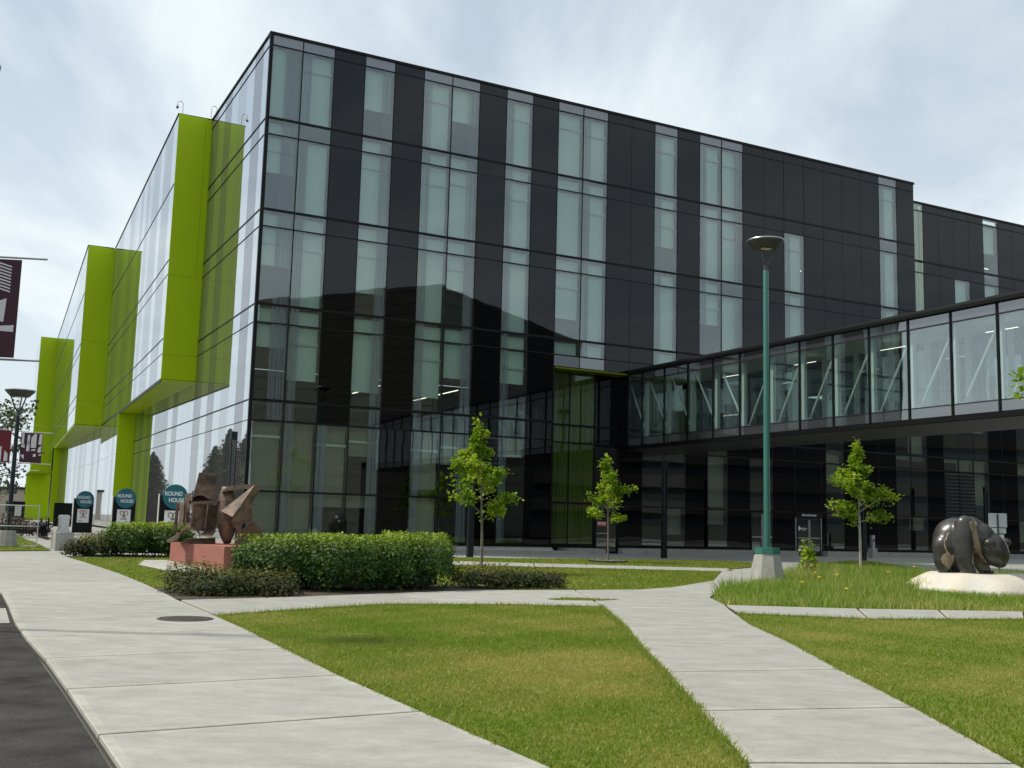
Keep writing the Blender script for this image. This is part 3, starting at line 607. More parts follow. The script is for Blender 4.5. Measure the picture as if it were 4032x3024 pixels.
boxpart('back_wall', 'interior_dark', bld, .3, 9, .53, 59, 9.2, 6.49)
boxpart('back_wall', 'interior_dark', bld, 16.2, 8.4, 6.73, 59, 8.6, 9.74)
for u_, v_, z_, ln in [(5.42, 8.6, 9.6, 10.6), (10.2, 10.7, 9.6, 4.9), (14.85, 9.7, 9.6, 7.0), (38.05, 5.1, 19.2, 1.6)]:
    boxpart('strip_light', 'lamp_strip', bld, u_, v_, z_, u_+.09, v_+ln, z_+.03)
# left face: mirror-bright glass strips, three stepped bays with lime returns
def strips(vb, uof, zr, parent, seed, tilt=0, u_start=0., v_start=0.):
    rs = random.Random(seed); seq = ['mirror_pale', 'mirror_grey', 'mirror_pale', 'mirror_mid']
    for i in range(len(vb)-1):
        mt = (['mirror_pale', 'mirror_grey', 'mirror_pale', 'mirror_mid', 'mirror_pale', 'mirror_grey', 'mirror_pale', 'mirror_grey'][i] if i < 8 and seed == 1 else rs.choice(['mirror_pale', 'mirror_pale', 'mirror_grey', 'mirror_mid', 'mirror_grey']))
        for z1, z0 in zr:
            k = ('lp', mt, round(vb[i+1]-vb[i], 3), round(z1-z0, 3))
            if k not in BOXES: BOXES[k] = MB().box(0, .008, .008, .05, vb[i+1]-vb[i]-.008, z1-z0-.008).mesh('glass_strip', mt)
            dv_ = vb[i]-v_start
            link('glass_strip', BOXES[k], parent, (uof+tilt*dv_, vb[i], z0), (0, 0, -math.atan(tilt)))
ZL = [(24.82, 24.27), (24.27, 20.63), (20.63, 19.82), (19.82, 16.13), (16.13, 15.30), (15.30, 11.57), (11.57, 10.70), (10.70, 7.05), (7.05, 6.10), (6.10, .6)]
v0 = [0.06, 1.28]+[1.28+1.665*i for i in range(1, 8)]; v0[-1] = 13.18
strips(v0, 0, ZL, bld, 1)
v1 = [13.2+1.665*i for i in range(14)]; v1[-1] = 35.4
strips(v1, 0, [(9.2, 7.05), (7.05, 6.10), (6.10, .6)], bld, 2)
T1 = .0308; v2 = [13.2+1.7*i for i in range(22)]; v2[-1] = 49.2
strips(v2, -1.93, [(24.82, 20.63), (20.63, 16.13), (16.13, 11.57), (11.57, 9.27)], bld, 3, T1, 0, 13.2)
v3 = [35.5+1.7125*i for i in range(9)]
strips([v for v in v3], -1.24, [(9.25, 6.10), (6.10, .6)], bld, 4, T1, 0, 35.5)
T2 = .0379; v4 = [49.2+2.8*i for i in range(21)]
strips(v4, -3.05, [(24.82, 20.63), (20.63, 16.13), (16.13, 11.57), (11.57, 9.2)], bld, 5, T2, 0, 49.2)
strips([49.3+1.6*i for i in range(25)], -.8, [(9.2, 6.10), (6.10, .6)], bld, 6, 0)
for z in (24.27, 20.63, 19.82, 16.13, 15.30, 11.57, 10.70, 7.05, 6.10):
    t = .03 if z in (20.63, 16.13, 11.57, 7.05) else .012
    boxpart('transom', 'black_metal', bld, -.03, .125, z-t, .06, 13.15 if z > 9 else 35.4, z+t)
for z in (20.63, 16.13, 11.57, 15.3, 10.7):
    t = .03 if z in (20.63, 16.13, 11.57) else .012
    tr_ = MB().box(-.02, .05, -t, .04, 35.9, t).build('transom', 'black_metal', bld, (-1.93, 13.2, z), (0, 0, -math.atan(T1)))
    MB().box(-.02, .05, -t, .04, 55.9, t).build('transom', 'black_metal', bld, (-3.05, 49.2, z), (0, 0, -math.atan(T2)))
boxpart('parapet_cap', 'black_metal', bld, -.06, .41, TOP-.035, .4, 110, TOP+.05)
MB().box(-.04, 0, -.03, 1.9, 36, .04).build('parapet_cap', 'black_metal', bld, (-1.93, 13.2, TOP), (0, 0, -math.atan(T1)))
MB().box(-.04, 0, -.03, 2.1, 56, .04).build('parapet_cap', 'black_metal', bld, (-3.05, 49.2, TOP), (0, 0, -math.atan(T2)))
# lime returns: seamed panels
def lime(u0, u1, z0, z1, v): boxpart('lime_panel', 'lime_panel', bld, min(u0, u1)+.006, v-.05, z0+.006, max(u0, u1)-.006, v, z1-.006)
for z0, z1 in [(15.24, TOP)]: lime(-1.93, -.37, z0, z1, 13.2); lime(-.37, .0, z0, z1, 13.2)
for z0, z1 in [(9.25, 10.66), (10.66, 15.24)]: lime(-1.93, 0, z0, z1, 13.2)
boxpart('lime_backing', 'black_metal', bld, -1.90, 13.2, 9.3, -.02, 13.25, TOP-.05)
for z0, z1 in [(9.15, 11.2), (11.2, 16.4), (16.4, TOP)]: lime(-3.05, -.82, z0, z1, 49.2)
for z0, z1 in [(7.0, 13), (13, TOP)]: lime(-3.0, -.9, z0, z1, 105.5)
lime(-1.24, 0.0, .45, 9.22, 35.5); lime(-1.59, .0, .45, 9.15, 87.7); lime(-2.8, -.9, .45, 7.0, 116)
boxpart('end_wall', 'lime_panel', bld, -1.2, 116, .45, .4, 116.2, TOP)
strips([105.6+5*i for i in range(4)], -3.0, [(24.82, 16.1), (16.1, 7.0)], bld, 8, .03, 0, 105.5)
MB().slab([(-1.92, 13.16), (.0, 13.16), (.0, 35.5), (-1.24, 35.5)], 9.16, 9.23).build('soffit_panel', 'lime_panel', bld)
MB().slab([(-3.04, 49.2), (-.8, 49.2), (0, 87.7), (-1.59, 87.7)], 9.06, 9.13).build('soffit_panel', 'lime_panel', bld)
MB().slab([(-3.0, 105.5), (0, 105.5), (0, 116), (-2.8, 116)], 6.9, 6.98).build('soffit_panel', 'lime_panel', bld)
MB().slab([(-1.94, 13.2), (-1.88, 13.2), (-.76, 49.2), (-.82, 49.2)], 9.10, 9.26).build('bay_edge_trim', 'black_metal', bld)
boxpart('core_wall', 'interior_dark', bld, .06, 13.5, .4, .3, 112, TOP-.3)
boxpart('base_block', 'cast_concrete', bld, -.25, .15, .1, .03, 35.3, .585)
# black gate beside the first green pier
gt = MB()
for i in range(12): gt.box(-4.25+.112*i, 47.0, .5, -4.155+.112*i, 47.05, 2.35)
gt.box(-4.28, 47.06, .45, -2.88, 47.1, 2.4)
tag(gt.build('slatted_screen', 'sign_black', None, (CX, CY, 0), (0, 0, A)), 'black slatted screen left of the farthest ROUND HOUSE sign', 'screen')
# CCTV on the first bay
for i, (u_, v_, s) in enumerate([(-1.72, 13.25, -1), (-.15, 12.9, 1)]):
    c_ = empty('security_camera', UV(u_, v_, TOP+.03 if i == 0 else TOP-.0), A, ['gooseneck security camera on the outer corner of the nearest green bay', 'gooseneck security camera on the inner edge of the nearest green bay'][i], 'camera', 'roof edge cameras')
    MB().tube([(0, 0, 0), (0, 0, .6)]+[(s*.16*(1-math.cos(t)), 0, .6+.16*math.sin(t)) for t in (.5, 1., 1.57, 2.1, 2.6, 3.14)]+[(s*.32, 0, .5)], .022, 6).build('gooseneck', 'galvanized', c_)
    MB().lathe([(.02, .08), (.075, .06), (.085, 0), (.085, -.06)], 10, (s*.32, 0, .44)).build('housing', 'white_steel', c_, smooth=True)
    MB().lathe([(.078, -.06), (.07, -.11), (.04, -.15), (0, -.16)], 10, (s*.32, 0, .44)).build('dome', 'sign_black', c_, smooth=True)
# set-back wing on the right
wing = empty('rear_wing', (CX, CY, 0), A, 'set-back black panelled wing rising behind the glass footbridge at right', 'building')
wb = [43.3, 45.66, 47.26]+[47.26+1.553*i for i in range(1, 16)]
wg = {1: 'wing_strip_glass', 6: 'window_clear', 9: 'window_clear', 13: 'window_clear'}
for i in range(len(wb)-1):
    for r, (z1, z0, kind) in enumerate(rows[:8]):
        z0_ = max(z0, 9.95)
        if i in wg or (i == 4 and r in (3, 4)):
            boxpart('window_pane', wg.get(i, 'window_clear'), wing, wb[i]+.03, 2.79, z0_+.03, wb[i+1]-.03, 2.82, z1-.03)
            if kind == 'm' and i != 1: boxpart('roller_blind', 'blind', wing, wb[i]+.08, 3.1, z1-(z1-z0)*.55, wb[i+1]-.08, 3.12, z1-.05)
            elif i == 1: boxpart('roller_blind', 'blind', wing, wb[i]+.08, 3.1, z0_, wb[i+1]-.08, 3.12, z1-.05)
        else: boxpart('dark_panel', 'black_glass', wing, wb[i]+.011, 2.785, z0_+.011, wb[i+1]-.011, 2.9, z1-.011)
    boxpart('mullion', 'black_metal', wing, wb[i]-.025, 2.80, 9.95, wb[i]+.025, 2.95, TOP)
for z, t in [(24.27, .03), (20.63, .07), (19.82, .025), (16.13, .07), (15.3, .025), (11.57, .07)]: boxpart('transom', 'black_metal', wing, 43.35, 2.76, z-t, wb[-1], 2.92, z+t)
boxpart('parapet_cap', 'black_metal', wing, 43.35, 2.72, TOP-.08, wb[-1], 3.2, TOP+.06)
boxpart('back_wall', 'interior_wall', wing, 43.4, 8, 10, wb[-1], 8.2, TOP-.3)
for z in (20.45, 15.95, 11.4): boxpart('floor_slab', 'interior_wall', wing, 43.4, 3.15, z, wb[-1], 8, z+.28)
boxpart('terrace', 'graphite_metal', wing, 43.4, RV+.13, 9.91, 60, 2.7, 9.97)
boxpart('roof_slab', 'graphite_metal', wing, 43.4, 3.2, TOP-.5, wb[-1], 24, TOP-.3)
boxpart('strip_light', 'lamp_strip', wing, 54.0, 4.4, 21.6, 56.0, 4.46, 21.63)
# ------------------------------------------------------------------ glazed footbridge
br = empty('footbridge', (CX, CY, 0), A, 'enclosed glass footbridge with white diagonal braces joining the black building', 'bridge')
B0, B1 = 20.9, 24.9; VE = -40.6
bv = [RV-.02]+[-1.28-2.03*i for i in range(20)]
for side, uu in ((0, B0), (1, B1)):
    for i in range(len(bv)-1):
        a, b = bv[i+1], bv[i]
        if b > 0: b = .6
        for nm, mt, z0, z1 in [('window_pane', 'bridge_glass', 6.49, 9.56), ('top_band', 'bridge_band', 9.60, 10.03), ('bottom_band', 'bridge_band', 6.08, 6.46)]:
            boxpart(nm, mt, br, uu-.012, a+.05, z0, uu+.012, b-.05, z1)
        s_ = -1 if side == 0 else 1
        boxpart('mullion', 'black_metal', br, uu-.05 if side == 0 else uu-.03, a-.045, 6.03, uu+.03 if side == 0 else uu+.05, a+.045, 10.06)
        if side == 0 or i < 14:
            ui = uu+(.42 if side == 0 else -.42)
            boxpart('truss_post', 'white_steel', br, ui-.09, a+.10, 6.2, ui+.09, a+.28, 9.8)
            up = i < 5
            p0, p1 = ((ui, b-.15, 6.55), (ui, a+.2, 9.5)) if not up else ((ui, b-.1, 9.5), (ui, a+.25, 6.75))
            if side: continue
            bc = MB().tube([p0, p1], .045, 8).build('diagonal_brace', 'white_steel', br)
            lowp = p0 if p0[2] < p1[2] else p1
            MB().box(lowp[0]-.06, lowp[1]-.11, lowp[2]-.12, lowp[0]+.06, lowp[1]+.11, lowp[2]+.03).build('brace_foot', 'white_steel', bc)
for z, t in [(9.58, .025), (6.475, .02)]:
    for uu in (B0, B1): boxpart('rail', 'graphite_metal', br, uu-.035, VE, z-t, uu+.03, .55, z+t)
boxpart('roof', 'graphite_metal', br, B0-.14, VE, 10.06, B1+.14, .9, 10.24)
boxpart('roof_edge', 'black_metal', br, B0-.18, VE, 10.0, B0-.145, .5, 10.13)
boxpart('fascia', 'black_metal', br, B0-.10, VE, 5.87, B0+.02, .62, 6.045)
boxpart('fascia', 'black_metal', br, B1-.02, VE, 5.87, B1+.10, .62, 6.045)
for i in range(20): boxpart('soffit_plank', 'soffit_metal', br, B0+.03+i*.197, VE, 5.84, B0+.03+i*.197+.182, .9, 5.90)
boxpart('floor_slab', 'interior_floor', br, B0+.04, VE, 5.92, B1-.04, .9, 6.15)
boxpart('ceiling', 'ceiling_white', br, B0+.1, VE, 9.80, B1-.1, .9, 9.86)
for i in range(4): boxpart('strip_light', 'lamp_strip', br, B0+2.0, -7.0-5.3*i, 9.42, B0+2.045, -5.6-5.3*i, 9.44)
boxpart('end_portal', 'black_glass', br, B0-.06, .0, 5.9, B0+.05, RV-.05, 10.05)
# ------------------------------------------------------------------ block across the lawn (behind the camera, mirrored in the windows)
opp = empty('opposite_building', (CX, CY, 0), A, 'pale ribbed building opposite, mirrored in the dark windows', 'building')
pc, plft, prt = (30.9, -51), (17.3, -70.2), (61, -72.6)
def wallbox(p, q, z0, z1, th, name, mat, parent, off=0):
    d = Vector((q[0]-p[0], q[1]-p[1], 0)); ln = d.length; ang = math.atan2(d.y, d.x)
    return MB().box(0, off, z0, ln, off+th, z1).build(name, mat, parent, (p[0], p[1], 0), (0, 0, ang)), ln, ang
def ribwall(p, q, sgn):
    d = Vector((q[0]-p[0], q[1]-p[1], 0)); ln = d.length; ang = math.atan2(d.y, d.x)
    z = .3; i = 0
    while z < 26:
        h = 1.2; m = 'siding'
        MB().box(0, -.1 if sgn > 0 else 0, z, ln, .3 if sgn > 0 else .4, min(z+h-.06, 26)).build('siding_course', m, opp, (p[0], p[1], 0), (0, 0, ang)); z += h; i += 1
ribwall(pc, plft, 1); ribwall(pc, prt, -1)
MB().slab([pc, plft, (47, -92), prt], 0, 25.5).build('core_block', 'siding', opp)
pk = empty('parking_garage', (CX, CY, 0), A, 'low parking garage with pale concrete bands, mirrored under the footbridge', 'building')
for i in range(5):
    wallbox((40, -46), (98, -27), .4+2.7*i, 1.7+2.7*i, .3, 'concrete_band', 'parkade_band', pk); wallbox((40, -46), (98, -27), 1.7+2.7*i, 3.1+2.7*i, .2, 'dark_opening', 'far_glass', pk, -.3)
tw = empty('brown_tower', (CX, CY, 0), A, 'tall brown block mirrored at the right end of the wing', 'building')
MB().box(121, -75, 0, 150, -40, 35).build('wall', 'far_brick', tw)
for i in range(8): MB().box(120.9, -74, 3+4*i, 120.98, -41, 4.8+4*i).build('window_band', 'far_glass', tw)
# ------------------------------------------------------------------ lamp posts
def lamp_post(name, x, y, h, polemat, label, base=.86, br0=.60, br1=.39, hr=.58, collar=True, r0=.10, r1=.085, octagon=True):
    z = G(x, y); t = empty(name, (x, y, z), rad(12), label, 'lamp post', 'street lamps with shallow bowl heads')
    MB().lathe([(0, base), (br1, base), (br1+.01, base-.03), (br0, 0), (br0, -.3)], 8 if octagon else 20).build('concrete_base', 'cast_concrete', t)
    if collar: MB().lathe([(0, base+.20), (.12, base+.19), (br1+.02, base+.17), (br1+.03, base+.0), (0, base)], 8).build('base_collar', polemat, t)
    MB().lathe([(r0, base), (r1, h-1.0), (r1*.9, h-.98)], 20).build('pole', polemat, t, smooth=True)
    hd_ = empty('lamp_head', (0, 0, 0)); hd_.parent = t
    MB().lathe([(r1*.8, h-1.0), (r1*.78, h-.75), (0, h-.74)], 14).build('neck', 'lamp_grey', hd_, smooth=True)
    for a in range(3):
        an = rad(90+120*a); c, s = math.cos(an), math.sin(an)
        MB().tube([(c*.05, s*.05, h-.80), (c*.16, s*.16, h-.62), (c*hr*.62, s*hr*.62, h-.22)], [.035, .03, .026], 6).build('arm', 'lamp_grey', hd_)
    MB().lathe([(0, h-.24), (hr*.62, h-.26), (hr*.66, h-.24), (hr*.98, h-.07), (hr, h-.03), (hr*.97, h), (0, h+.02)], 32).build('bowl', 'lamp_grey', hd_, smooth=True)
    MB().box(-.17, -.11, h-.275, .17, .11, h-.262).build('lens', 'lamp_lens', hd_)
    MB().lathe([(hr+.004, h-.04), (hr+.012, h-.02), (hr+.004, h)], 32).build('rim', 'steel', hd_, smooth=True)
    return t
lamp_post('lamp_post', 7.98, 33.28, 10.74, 'pole_green', 'tall green lamp post on concrete base in the tall grass')
lpL = lamp_post('lamp_post', -18.23, 39.45, 5.75, 'pole_black', 'black lamp post with two banners at the left lawn', .58, .36, .27, .52, False, .085, .07)
lpN = lamp_post('lamp_post', -8.3, 15.1, 8.25, 'pole_black', 'nearest black lamp post, its bowl cut by the left picture edge', .58, .36, .27, .55, False, .085, .07)
# banners
def banner(parent, x0, x1, z0, z1, basemat, shapes, ang, arm=.35, side=1):
    b = empty('banner', (0, 0, 0)); b.parent = parent; b.rotation_euler = (0, 0, ang)
    MB().box(x0, -.006, z0, x1, .006, z1).build('cloth', basemat, b)
    xe = (x1+arm) if side > 0 else (x0-arm)
    for zz in (z0-.03, z1+.03): MB().tube([(0, 0, zz), (xe, 0, zz)], .016, 6).build('banner_arm', 'steel', b)
    w, h = x1-x0, z1-z0
    for sh in shapes:
        MB().prism([(x0+w*a, z0+h*c) for a, c in sh], -.012, -.007).build('print_shape', 'banner_white', b)
    return b
SH1 = [[(.03, .62), (.15, .62), (.15, .98), (.05, .98)], [(.30, .60), (.42, .60), (.42, .93), (.30, .93)], [(.48, .50), (.72, .50), (.72, .99), (.62, .97), (.48, .85)], [(.82, .62), (.97, .62), (.97, .98), (.85, .98)], [(.05, .64), (.2, .52), (.2, .62)], [(.28, .38), (.42, .38), (.42, .75), (.30, .72)],
       [(.03, .52), (.2, .48), (.2, .62), (.05, .60)], [(.80, .35), (.96, .35), (.96, .60), (.82, .50)], [(.60, .20), (.74, .20), (.74, .30), (.62, .30)], [(.05, .20), (.2, .10), (.2, .26), (.05, .26)], [(.5, .40), (.70, .40), (.70, .46), (.52, .45)], [(.86, .24), (.99, .26), (.99, .30), (.88, .29)]]
SH2 = [[(.02, .55), (.35, .62), (.30, .50), (.02, .48)], [(.05, .02), (.35, .02), (.35, .40), (.05, .38)], [(.40, .02), (.60, .02), (.60, .50), (.42, .40)], [(.72, .02), (.90, .02), (.88, .26), (.74, .36)], [(.0, .40), (.3, .44), (.3, .30), (.15, .32)]]
ba = rad(-12)+A
banner(lpL, .16, .90, 3.08, 4.18, 'banner_plum', SH1, A-rad(12))
banner(lpL, -.90, -.16, 3.08, 4.22, 'banner_red', SH2, A-rad(12), .1, -1)
stripes = [[(.64, .70+.032*i), (.86, .66+.032*i), (.86, .675+.032*i), (.64, .716+.032*i)] for i in range(9)]
banner(lpN, .22, 1.13, 3.83, 5.27, 'banner_plum', stripes+[[(.52, .36), (.80, .36), (.82, .60), (.55, .53)], [(.05, .52), (.38, .52), (.40, .98), (.15, .90)], [(.62, .27), (.96, .26), (.96, .33), (.64, .31)], [(.05, .22), (.35, .22), (.35, .33), (.05, .33)]], rad(7-12))
# slim light columns
def light_column(x, y, h, label, rz=A):
    t = empty('light_column', (x, y, G(x, y)), rz, label, 'light column', 'slim dark light columns beside the building')
    MB().box(-.13, -.09, -.1, .13, .09, h*.45).build('shaft', 'pole_black', t)
    for s in (-1, 1): MB().box(s*.10-.025, -.07, h*.45, s*.10+.025, .07, h-.35).build('side_rail', 'pole_black', t)
    MB().box(-.13, -.085, h-.35, .13, .085, h).build('cap', 'pole_black', t)
    MB().box(-.03, -.02, h*.45, .03, .02, h-.35).build('diffuser', 'far_glass', t)
light_column(-1.62, 46.6, 4.6, 'slim dark light column partly hidden behind the left young tree')
light_column(7.66, 53.0, 4.75, 'slim dark light column in front of the dark windows right of the ringed tree')
light_column(19.3, 58.6, 4.6, 'slim dark light column behind the young tree nearest the boulder')
p = UV(-1.45, -3.6); light_column(p.x, p.y, 4.75, 'slim dark light column at the near building corner above the rust sculpture')
p = UV(46.9, -2.0); light_column(p.x, p.y, 4.6, 'slim dark light column in front of the right-hand louvers')
# ------------------------------------------------------------------ foliage
def leaves(P, Nn, size, r, aspect=1.6, droop=.3):
    """diamond leaf quads at P facing roughly Nn"""
    n = len(P); d = r.normal(0, 1, (n, 3)); nn = Nn+r.normal(0, .65, (n, 3)); nn /= np.linalg.norm(nn, axis=1)[:, None]
    t = d-nn*(d*nn).sum(1)[:, None]; t /= np.linalg.norm(t, axis=1)[:, None]; b = np.cross(nn, t); s = size*r.uniform(.6, 1.25, n)[:, None]
    return np.stack([P-t*s*aspect*.5, P+b*s*.5+nn*s*.12, P+t*s*aspect*.5-nn*s*droop*.3, P-b*s*.5+nn*s*.12], 1)
def young_tree(x, y, h, label, seed, rx=1.05, zl=.36, n=3000, lean=(0, 0), size=.115, barkm='bark', mat='leaf_fresh', group='young trees on the lawn', trunk=.045, branchdirs=None, ru=1.):
    r = np.random.default_rng(seed); rp_ = random.Random(seed); z0 = G(x, y)
    t = empty('young_tree', (x, y, z0), 0, label, 'tree', group)
    tr_ = [(lean[0]*k*k, lean[1]*k*k, h*.93*k) for k in (0, .12, .25, .4, .55, .7, .85, 1)]
    m = MB().tube([(a, b, c) for a, b, c in tr_], [trunk*1.15, trunk, trunk*.95, trunk*.8, trunk*.6, trunk*.4, trunk*.25, .008], 8)
    tips = []; P = []
    nb = 17
    for i in range(nb):
        f = zl+(.95-zl)*(i/(nb-1))**.9; an = rp_.uniform(0, 6.28) if not branchdirs or i >= len(branchdirs) else branchdirs[i]
        k = f; base = Vector((lean[0]*k*k, lean[1]*k*k, h*.93*f))
        prof = math.sin(min(1, (f-zl)/(1-zl)*.9+.28)*math.pi)**.8
        ln = rx*max(.2, prof)*rp_.uniform(.8, 1.3)*ru; el = rp_.uniform(.25, .8)
        d = Vector((math.cos(an)*math.cos(el), math.sin(an)*math.cos(el), math.sin(el)))
        mid = base+d*ln*.5+Vector((0, 0, .04)); tip = base+Vector((d.x, d.y, d.z*.75))*ln*1.1
        m.tube([base, mid, tip], [trunk*.42, trunk*.25, .006], 5); tips.append((base, mid, tip))
        for s in range(3):
            q = mid.lerp(tip, rp_.uniform(0, .8)); sd = Vector((rp_.gauss(0, 1), rp_.gauss(0, 1), rp_.gauss(.4, .6))).normalized()*ln*rp_.uniform(.25, .5)
            m.tube([q, q+sd], [.010, .004], 4); tips.append((q, q+sd*.5, q+sd))
    m.build('trunk', barkm, t, smooth=True)
    per = n//len(tips)
    for a, b, c in tips:
        ln = (c-a).length; tt = r.beta(2.2, 1.1, per)
        A_, B_, C_ = np.array(a), np.array(b), np.array(c); Q = ((1-tt)**2)[:, None]*A_+(2*tt*(1-tt))[:, None]*B_+(tt**2)[:, None]*C_
        P.append(Q+r.normal(0, .065+.05*ln, (per, 3)))
    top = np.array(tr_[-1]); P.append(top+r.normal(0, 1, (60, 3))*np.array([.09, .09, .16])+np.array([0, 0, .02]))
    P = np.concatenate(P); Nn = np.tile(np.array([0, 0, 1.]), (len(P), 1))
    tone = np.clip(.5+.35*np.sin(P[:, 0]*5+P[:, 2]*3)+r.normal(0, .2, len(P)), 0, 1)
    tris('crown', leaves(P, Nn, size, r), mat, tone, t, nv=4)
    return t
young_tree(-.8, 33.96, 4.85, 'young bright green tree left of centre, behind the clipped hedge', 21, rx=1.0, n=3700, size=.098, lean=(-.25, 0), branchdirs=[-.1, 2.9, .2, 3.6])
young_tree(4.17, 44.9, 4.45, 'small young tree in a gravel ring by the green glass', 22, rx=.82, n=2400, lean=(-.1, .1), zl=.4, size=.10)
young_tree(13.1, 40.14, 5.0, 'young bright green tree with pale trunk left of the bear sculpture', 23, rx=1.12, n=3800, size=.10, lean=(-.12, 0), barkm='bark_pale', trunk=.055, branchdirs=[3.0, .1, 3.3, -.2])
young_tree(14.0, 24.6, 7.7, 'young tree whose leafy branch enters at the right picture edge', 24, rx=2.15, n=2600, zl=.42, branchdirs=[2.4, 3.9, 3.0, 2.7, 3.4])
rg = empty('tree_ring', (4.15, 44.6, G(4.15, 44.6)+.02), 0, 'round gravel-filled ring at the foot of the small tree', 'tree ring')
MB().lathe([(.74, 0), (.80, .0), (.80, .05), (.74, .05), (.74, 0)], 28).build('edging', 'pole_black', rg)
MB().lathe([(0, .02), (.74, .02)], 28).build('gravel_fill', 'gravel', rg)
sm = MB()
for i in range(120):
    a = random.uniform(0, 6.28); q = math.sqrt(random.random())*.7; s = random.uniform(.02, .05); sm.box(q*math.cos(a)-s, q*math.sin(a)-s, .02, q*math.cos(a)+s, q*math.sin(a)+s, .03+s*.8)
tag(sm.build('pebbles', 'gravel', rg), kind='stuff')
def hedge(name, label, cat, lumps, n, size, mat, seed, stem=True, group=None, spread=.06, twig='bark', flat=.0, upbias=.35):
    """lumps: (x, y, rx, ry, h) rounded-box masses covered with leaves"""
    r = np.random.default_rng(seed); x0 = sum(l[0] for l in lumps)/len(lumps); y0 = sum(l[1] for l in lumps)/len(lumps); z0 = G(x0, y0)
    t = empty(name, (x0, y0, z0), 0, label, cat, group); P = []; Nn = []; tot = sum(l[2]*l[3]+l[2]*l[4] for l in lumps)
    for lx, ly, rx, ry, h in lumps:
        k = int(n*(rx*ry+rx*h)/tot); d = r.normal(0, 1, (k, 3)); d[:, 2] = np.abs(d[:, 2])*1.15-.45; d /= np.linalg.norm(d, axis=1)[:, None]
        sup = (np.abs(d)**4).sum(1)**-.25                     # superellipsoid: boxy clipped hedge
        q = d*sup[:, None]; dep = 1-np.abs(r.normal(0, .09, k)); q *= dep[:, None]
        wob = 1+.09*np.sin(q[:, 0]*4.1+lx)+.07*np.sin(q[:, 1]*5+q[:, 0]*6.3+ly)+.05*np.sin(q[:, 2]*9+q[:, 0]*3)
        p = np.stack([lx-x0+q[:, 0]*rx*wob, ly-y0+q[:, 1]*ry*wob, h*(.50+.50*q[:, 2]*wob)], 1)+r.normal(0, spread, (k, 3))
        p[:, 2] = np.maximum(p[:, 2], .06); P.append(p); nd = d.copy(); nd[:, 2] += upbias; Nn.append(nd)
        # shoots above the clipped top
        ks = k//28; a = r.uniform(-1, 1, (ks, 2)); sh = np.stack([lx-x0+a[:, 0]*rx*.95, ly-y0+a[:, 1]*ry*.95, h*(1+.02*r.random(ks))+r.uniform(0, .13, ks)], 1)
        P.append(sh); Nn.append(np.tile([0, 0, 1.], (ks, 1)))
    P = np.concatenate(P); Nn = np.concatenate(Nn); hm = max(l[4] for l in lumps)
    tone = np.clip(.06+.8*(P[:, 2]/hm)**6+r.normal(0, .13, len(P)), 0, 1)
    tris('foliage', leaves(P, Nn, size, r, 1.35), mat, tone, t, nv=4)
    core = MB()
    for lx, ly, rx, ry, h in lumps:
        for i in range(9):
            a = random.uniform(-.8, .8)*rx; b = random.uniform(-.7, .7)*ry
            core.tube([(lx-x0+a*.7, ly-y0+b*.7, -.05), (lx-x0+a, ly-y0+b, h*.4), (lx-x0+a*1.1+random.uniform(-.1, .1), ly-y0+b*1.1, h*.86)], [.018, .013, .006], 5)
    tag(core.build('stems', twig, t), kind='stuff')
    fill = MB()  # solid dark filler standing in for the shade between the leaves
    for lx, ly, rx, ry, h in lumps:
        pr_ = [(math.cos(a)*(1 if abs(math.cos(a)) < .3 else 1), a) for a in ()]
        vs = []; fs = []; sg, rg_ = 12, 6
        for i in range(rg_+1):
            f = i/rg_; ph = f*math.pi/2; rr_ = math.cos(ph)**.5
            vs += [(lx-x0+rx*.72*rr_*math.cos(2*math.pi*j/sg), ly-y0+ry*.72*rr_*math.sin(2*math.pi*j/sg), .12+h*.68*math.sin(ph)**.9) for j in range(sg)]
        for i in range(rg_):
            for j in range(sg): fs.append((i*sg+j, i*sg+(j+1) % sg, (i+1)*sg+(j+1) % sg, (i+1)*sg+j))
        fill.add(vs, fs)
    fill.build('inner_shade', 'inner_leaf_shade', t, smooth=True)
    return t
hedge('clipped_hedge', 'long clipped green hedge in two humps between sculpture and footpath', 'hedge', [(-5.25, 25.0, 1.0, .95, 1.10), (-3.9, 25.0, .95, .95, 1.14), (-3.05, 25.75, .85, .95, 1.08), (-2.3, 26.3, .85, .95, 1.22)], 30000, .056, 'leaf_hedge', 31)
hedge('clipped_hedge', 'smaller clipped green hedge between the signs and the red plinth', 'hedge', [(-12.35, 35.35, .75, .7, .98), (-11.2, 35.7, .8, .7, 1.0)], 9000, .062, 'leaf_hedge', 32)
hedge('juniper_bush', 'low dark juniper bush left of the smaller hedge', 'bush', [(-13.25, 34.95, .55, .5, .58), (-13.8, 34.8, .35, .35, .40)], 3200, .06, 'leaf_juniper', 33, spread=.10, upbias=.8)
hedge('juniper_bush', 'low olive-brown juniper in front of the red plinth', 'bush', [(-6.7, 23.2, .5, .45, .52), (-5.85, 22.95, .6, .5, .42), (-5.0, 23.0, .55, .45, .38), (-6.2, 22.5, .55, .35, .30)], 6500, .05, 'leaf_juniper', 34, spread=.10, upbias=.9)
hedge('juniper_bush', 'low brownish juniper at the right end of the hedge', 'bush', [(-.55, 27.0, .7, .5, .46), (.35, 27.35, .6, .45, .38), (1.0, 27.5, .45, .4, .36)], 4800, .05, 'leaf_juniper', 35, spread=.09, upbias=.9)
hedge('purple_shrubs', 'purple-brown shrub bed behind the left lamp post', 'bush', [(-23.5, 50.0, 2.2, .7, .75), (-26.5, 49.2, 1.8, .7, .6)], 3000, .09, 'leaf_purple', 36, spread=.12)
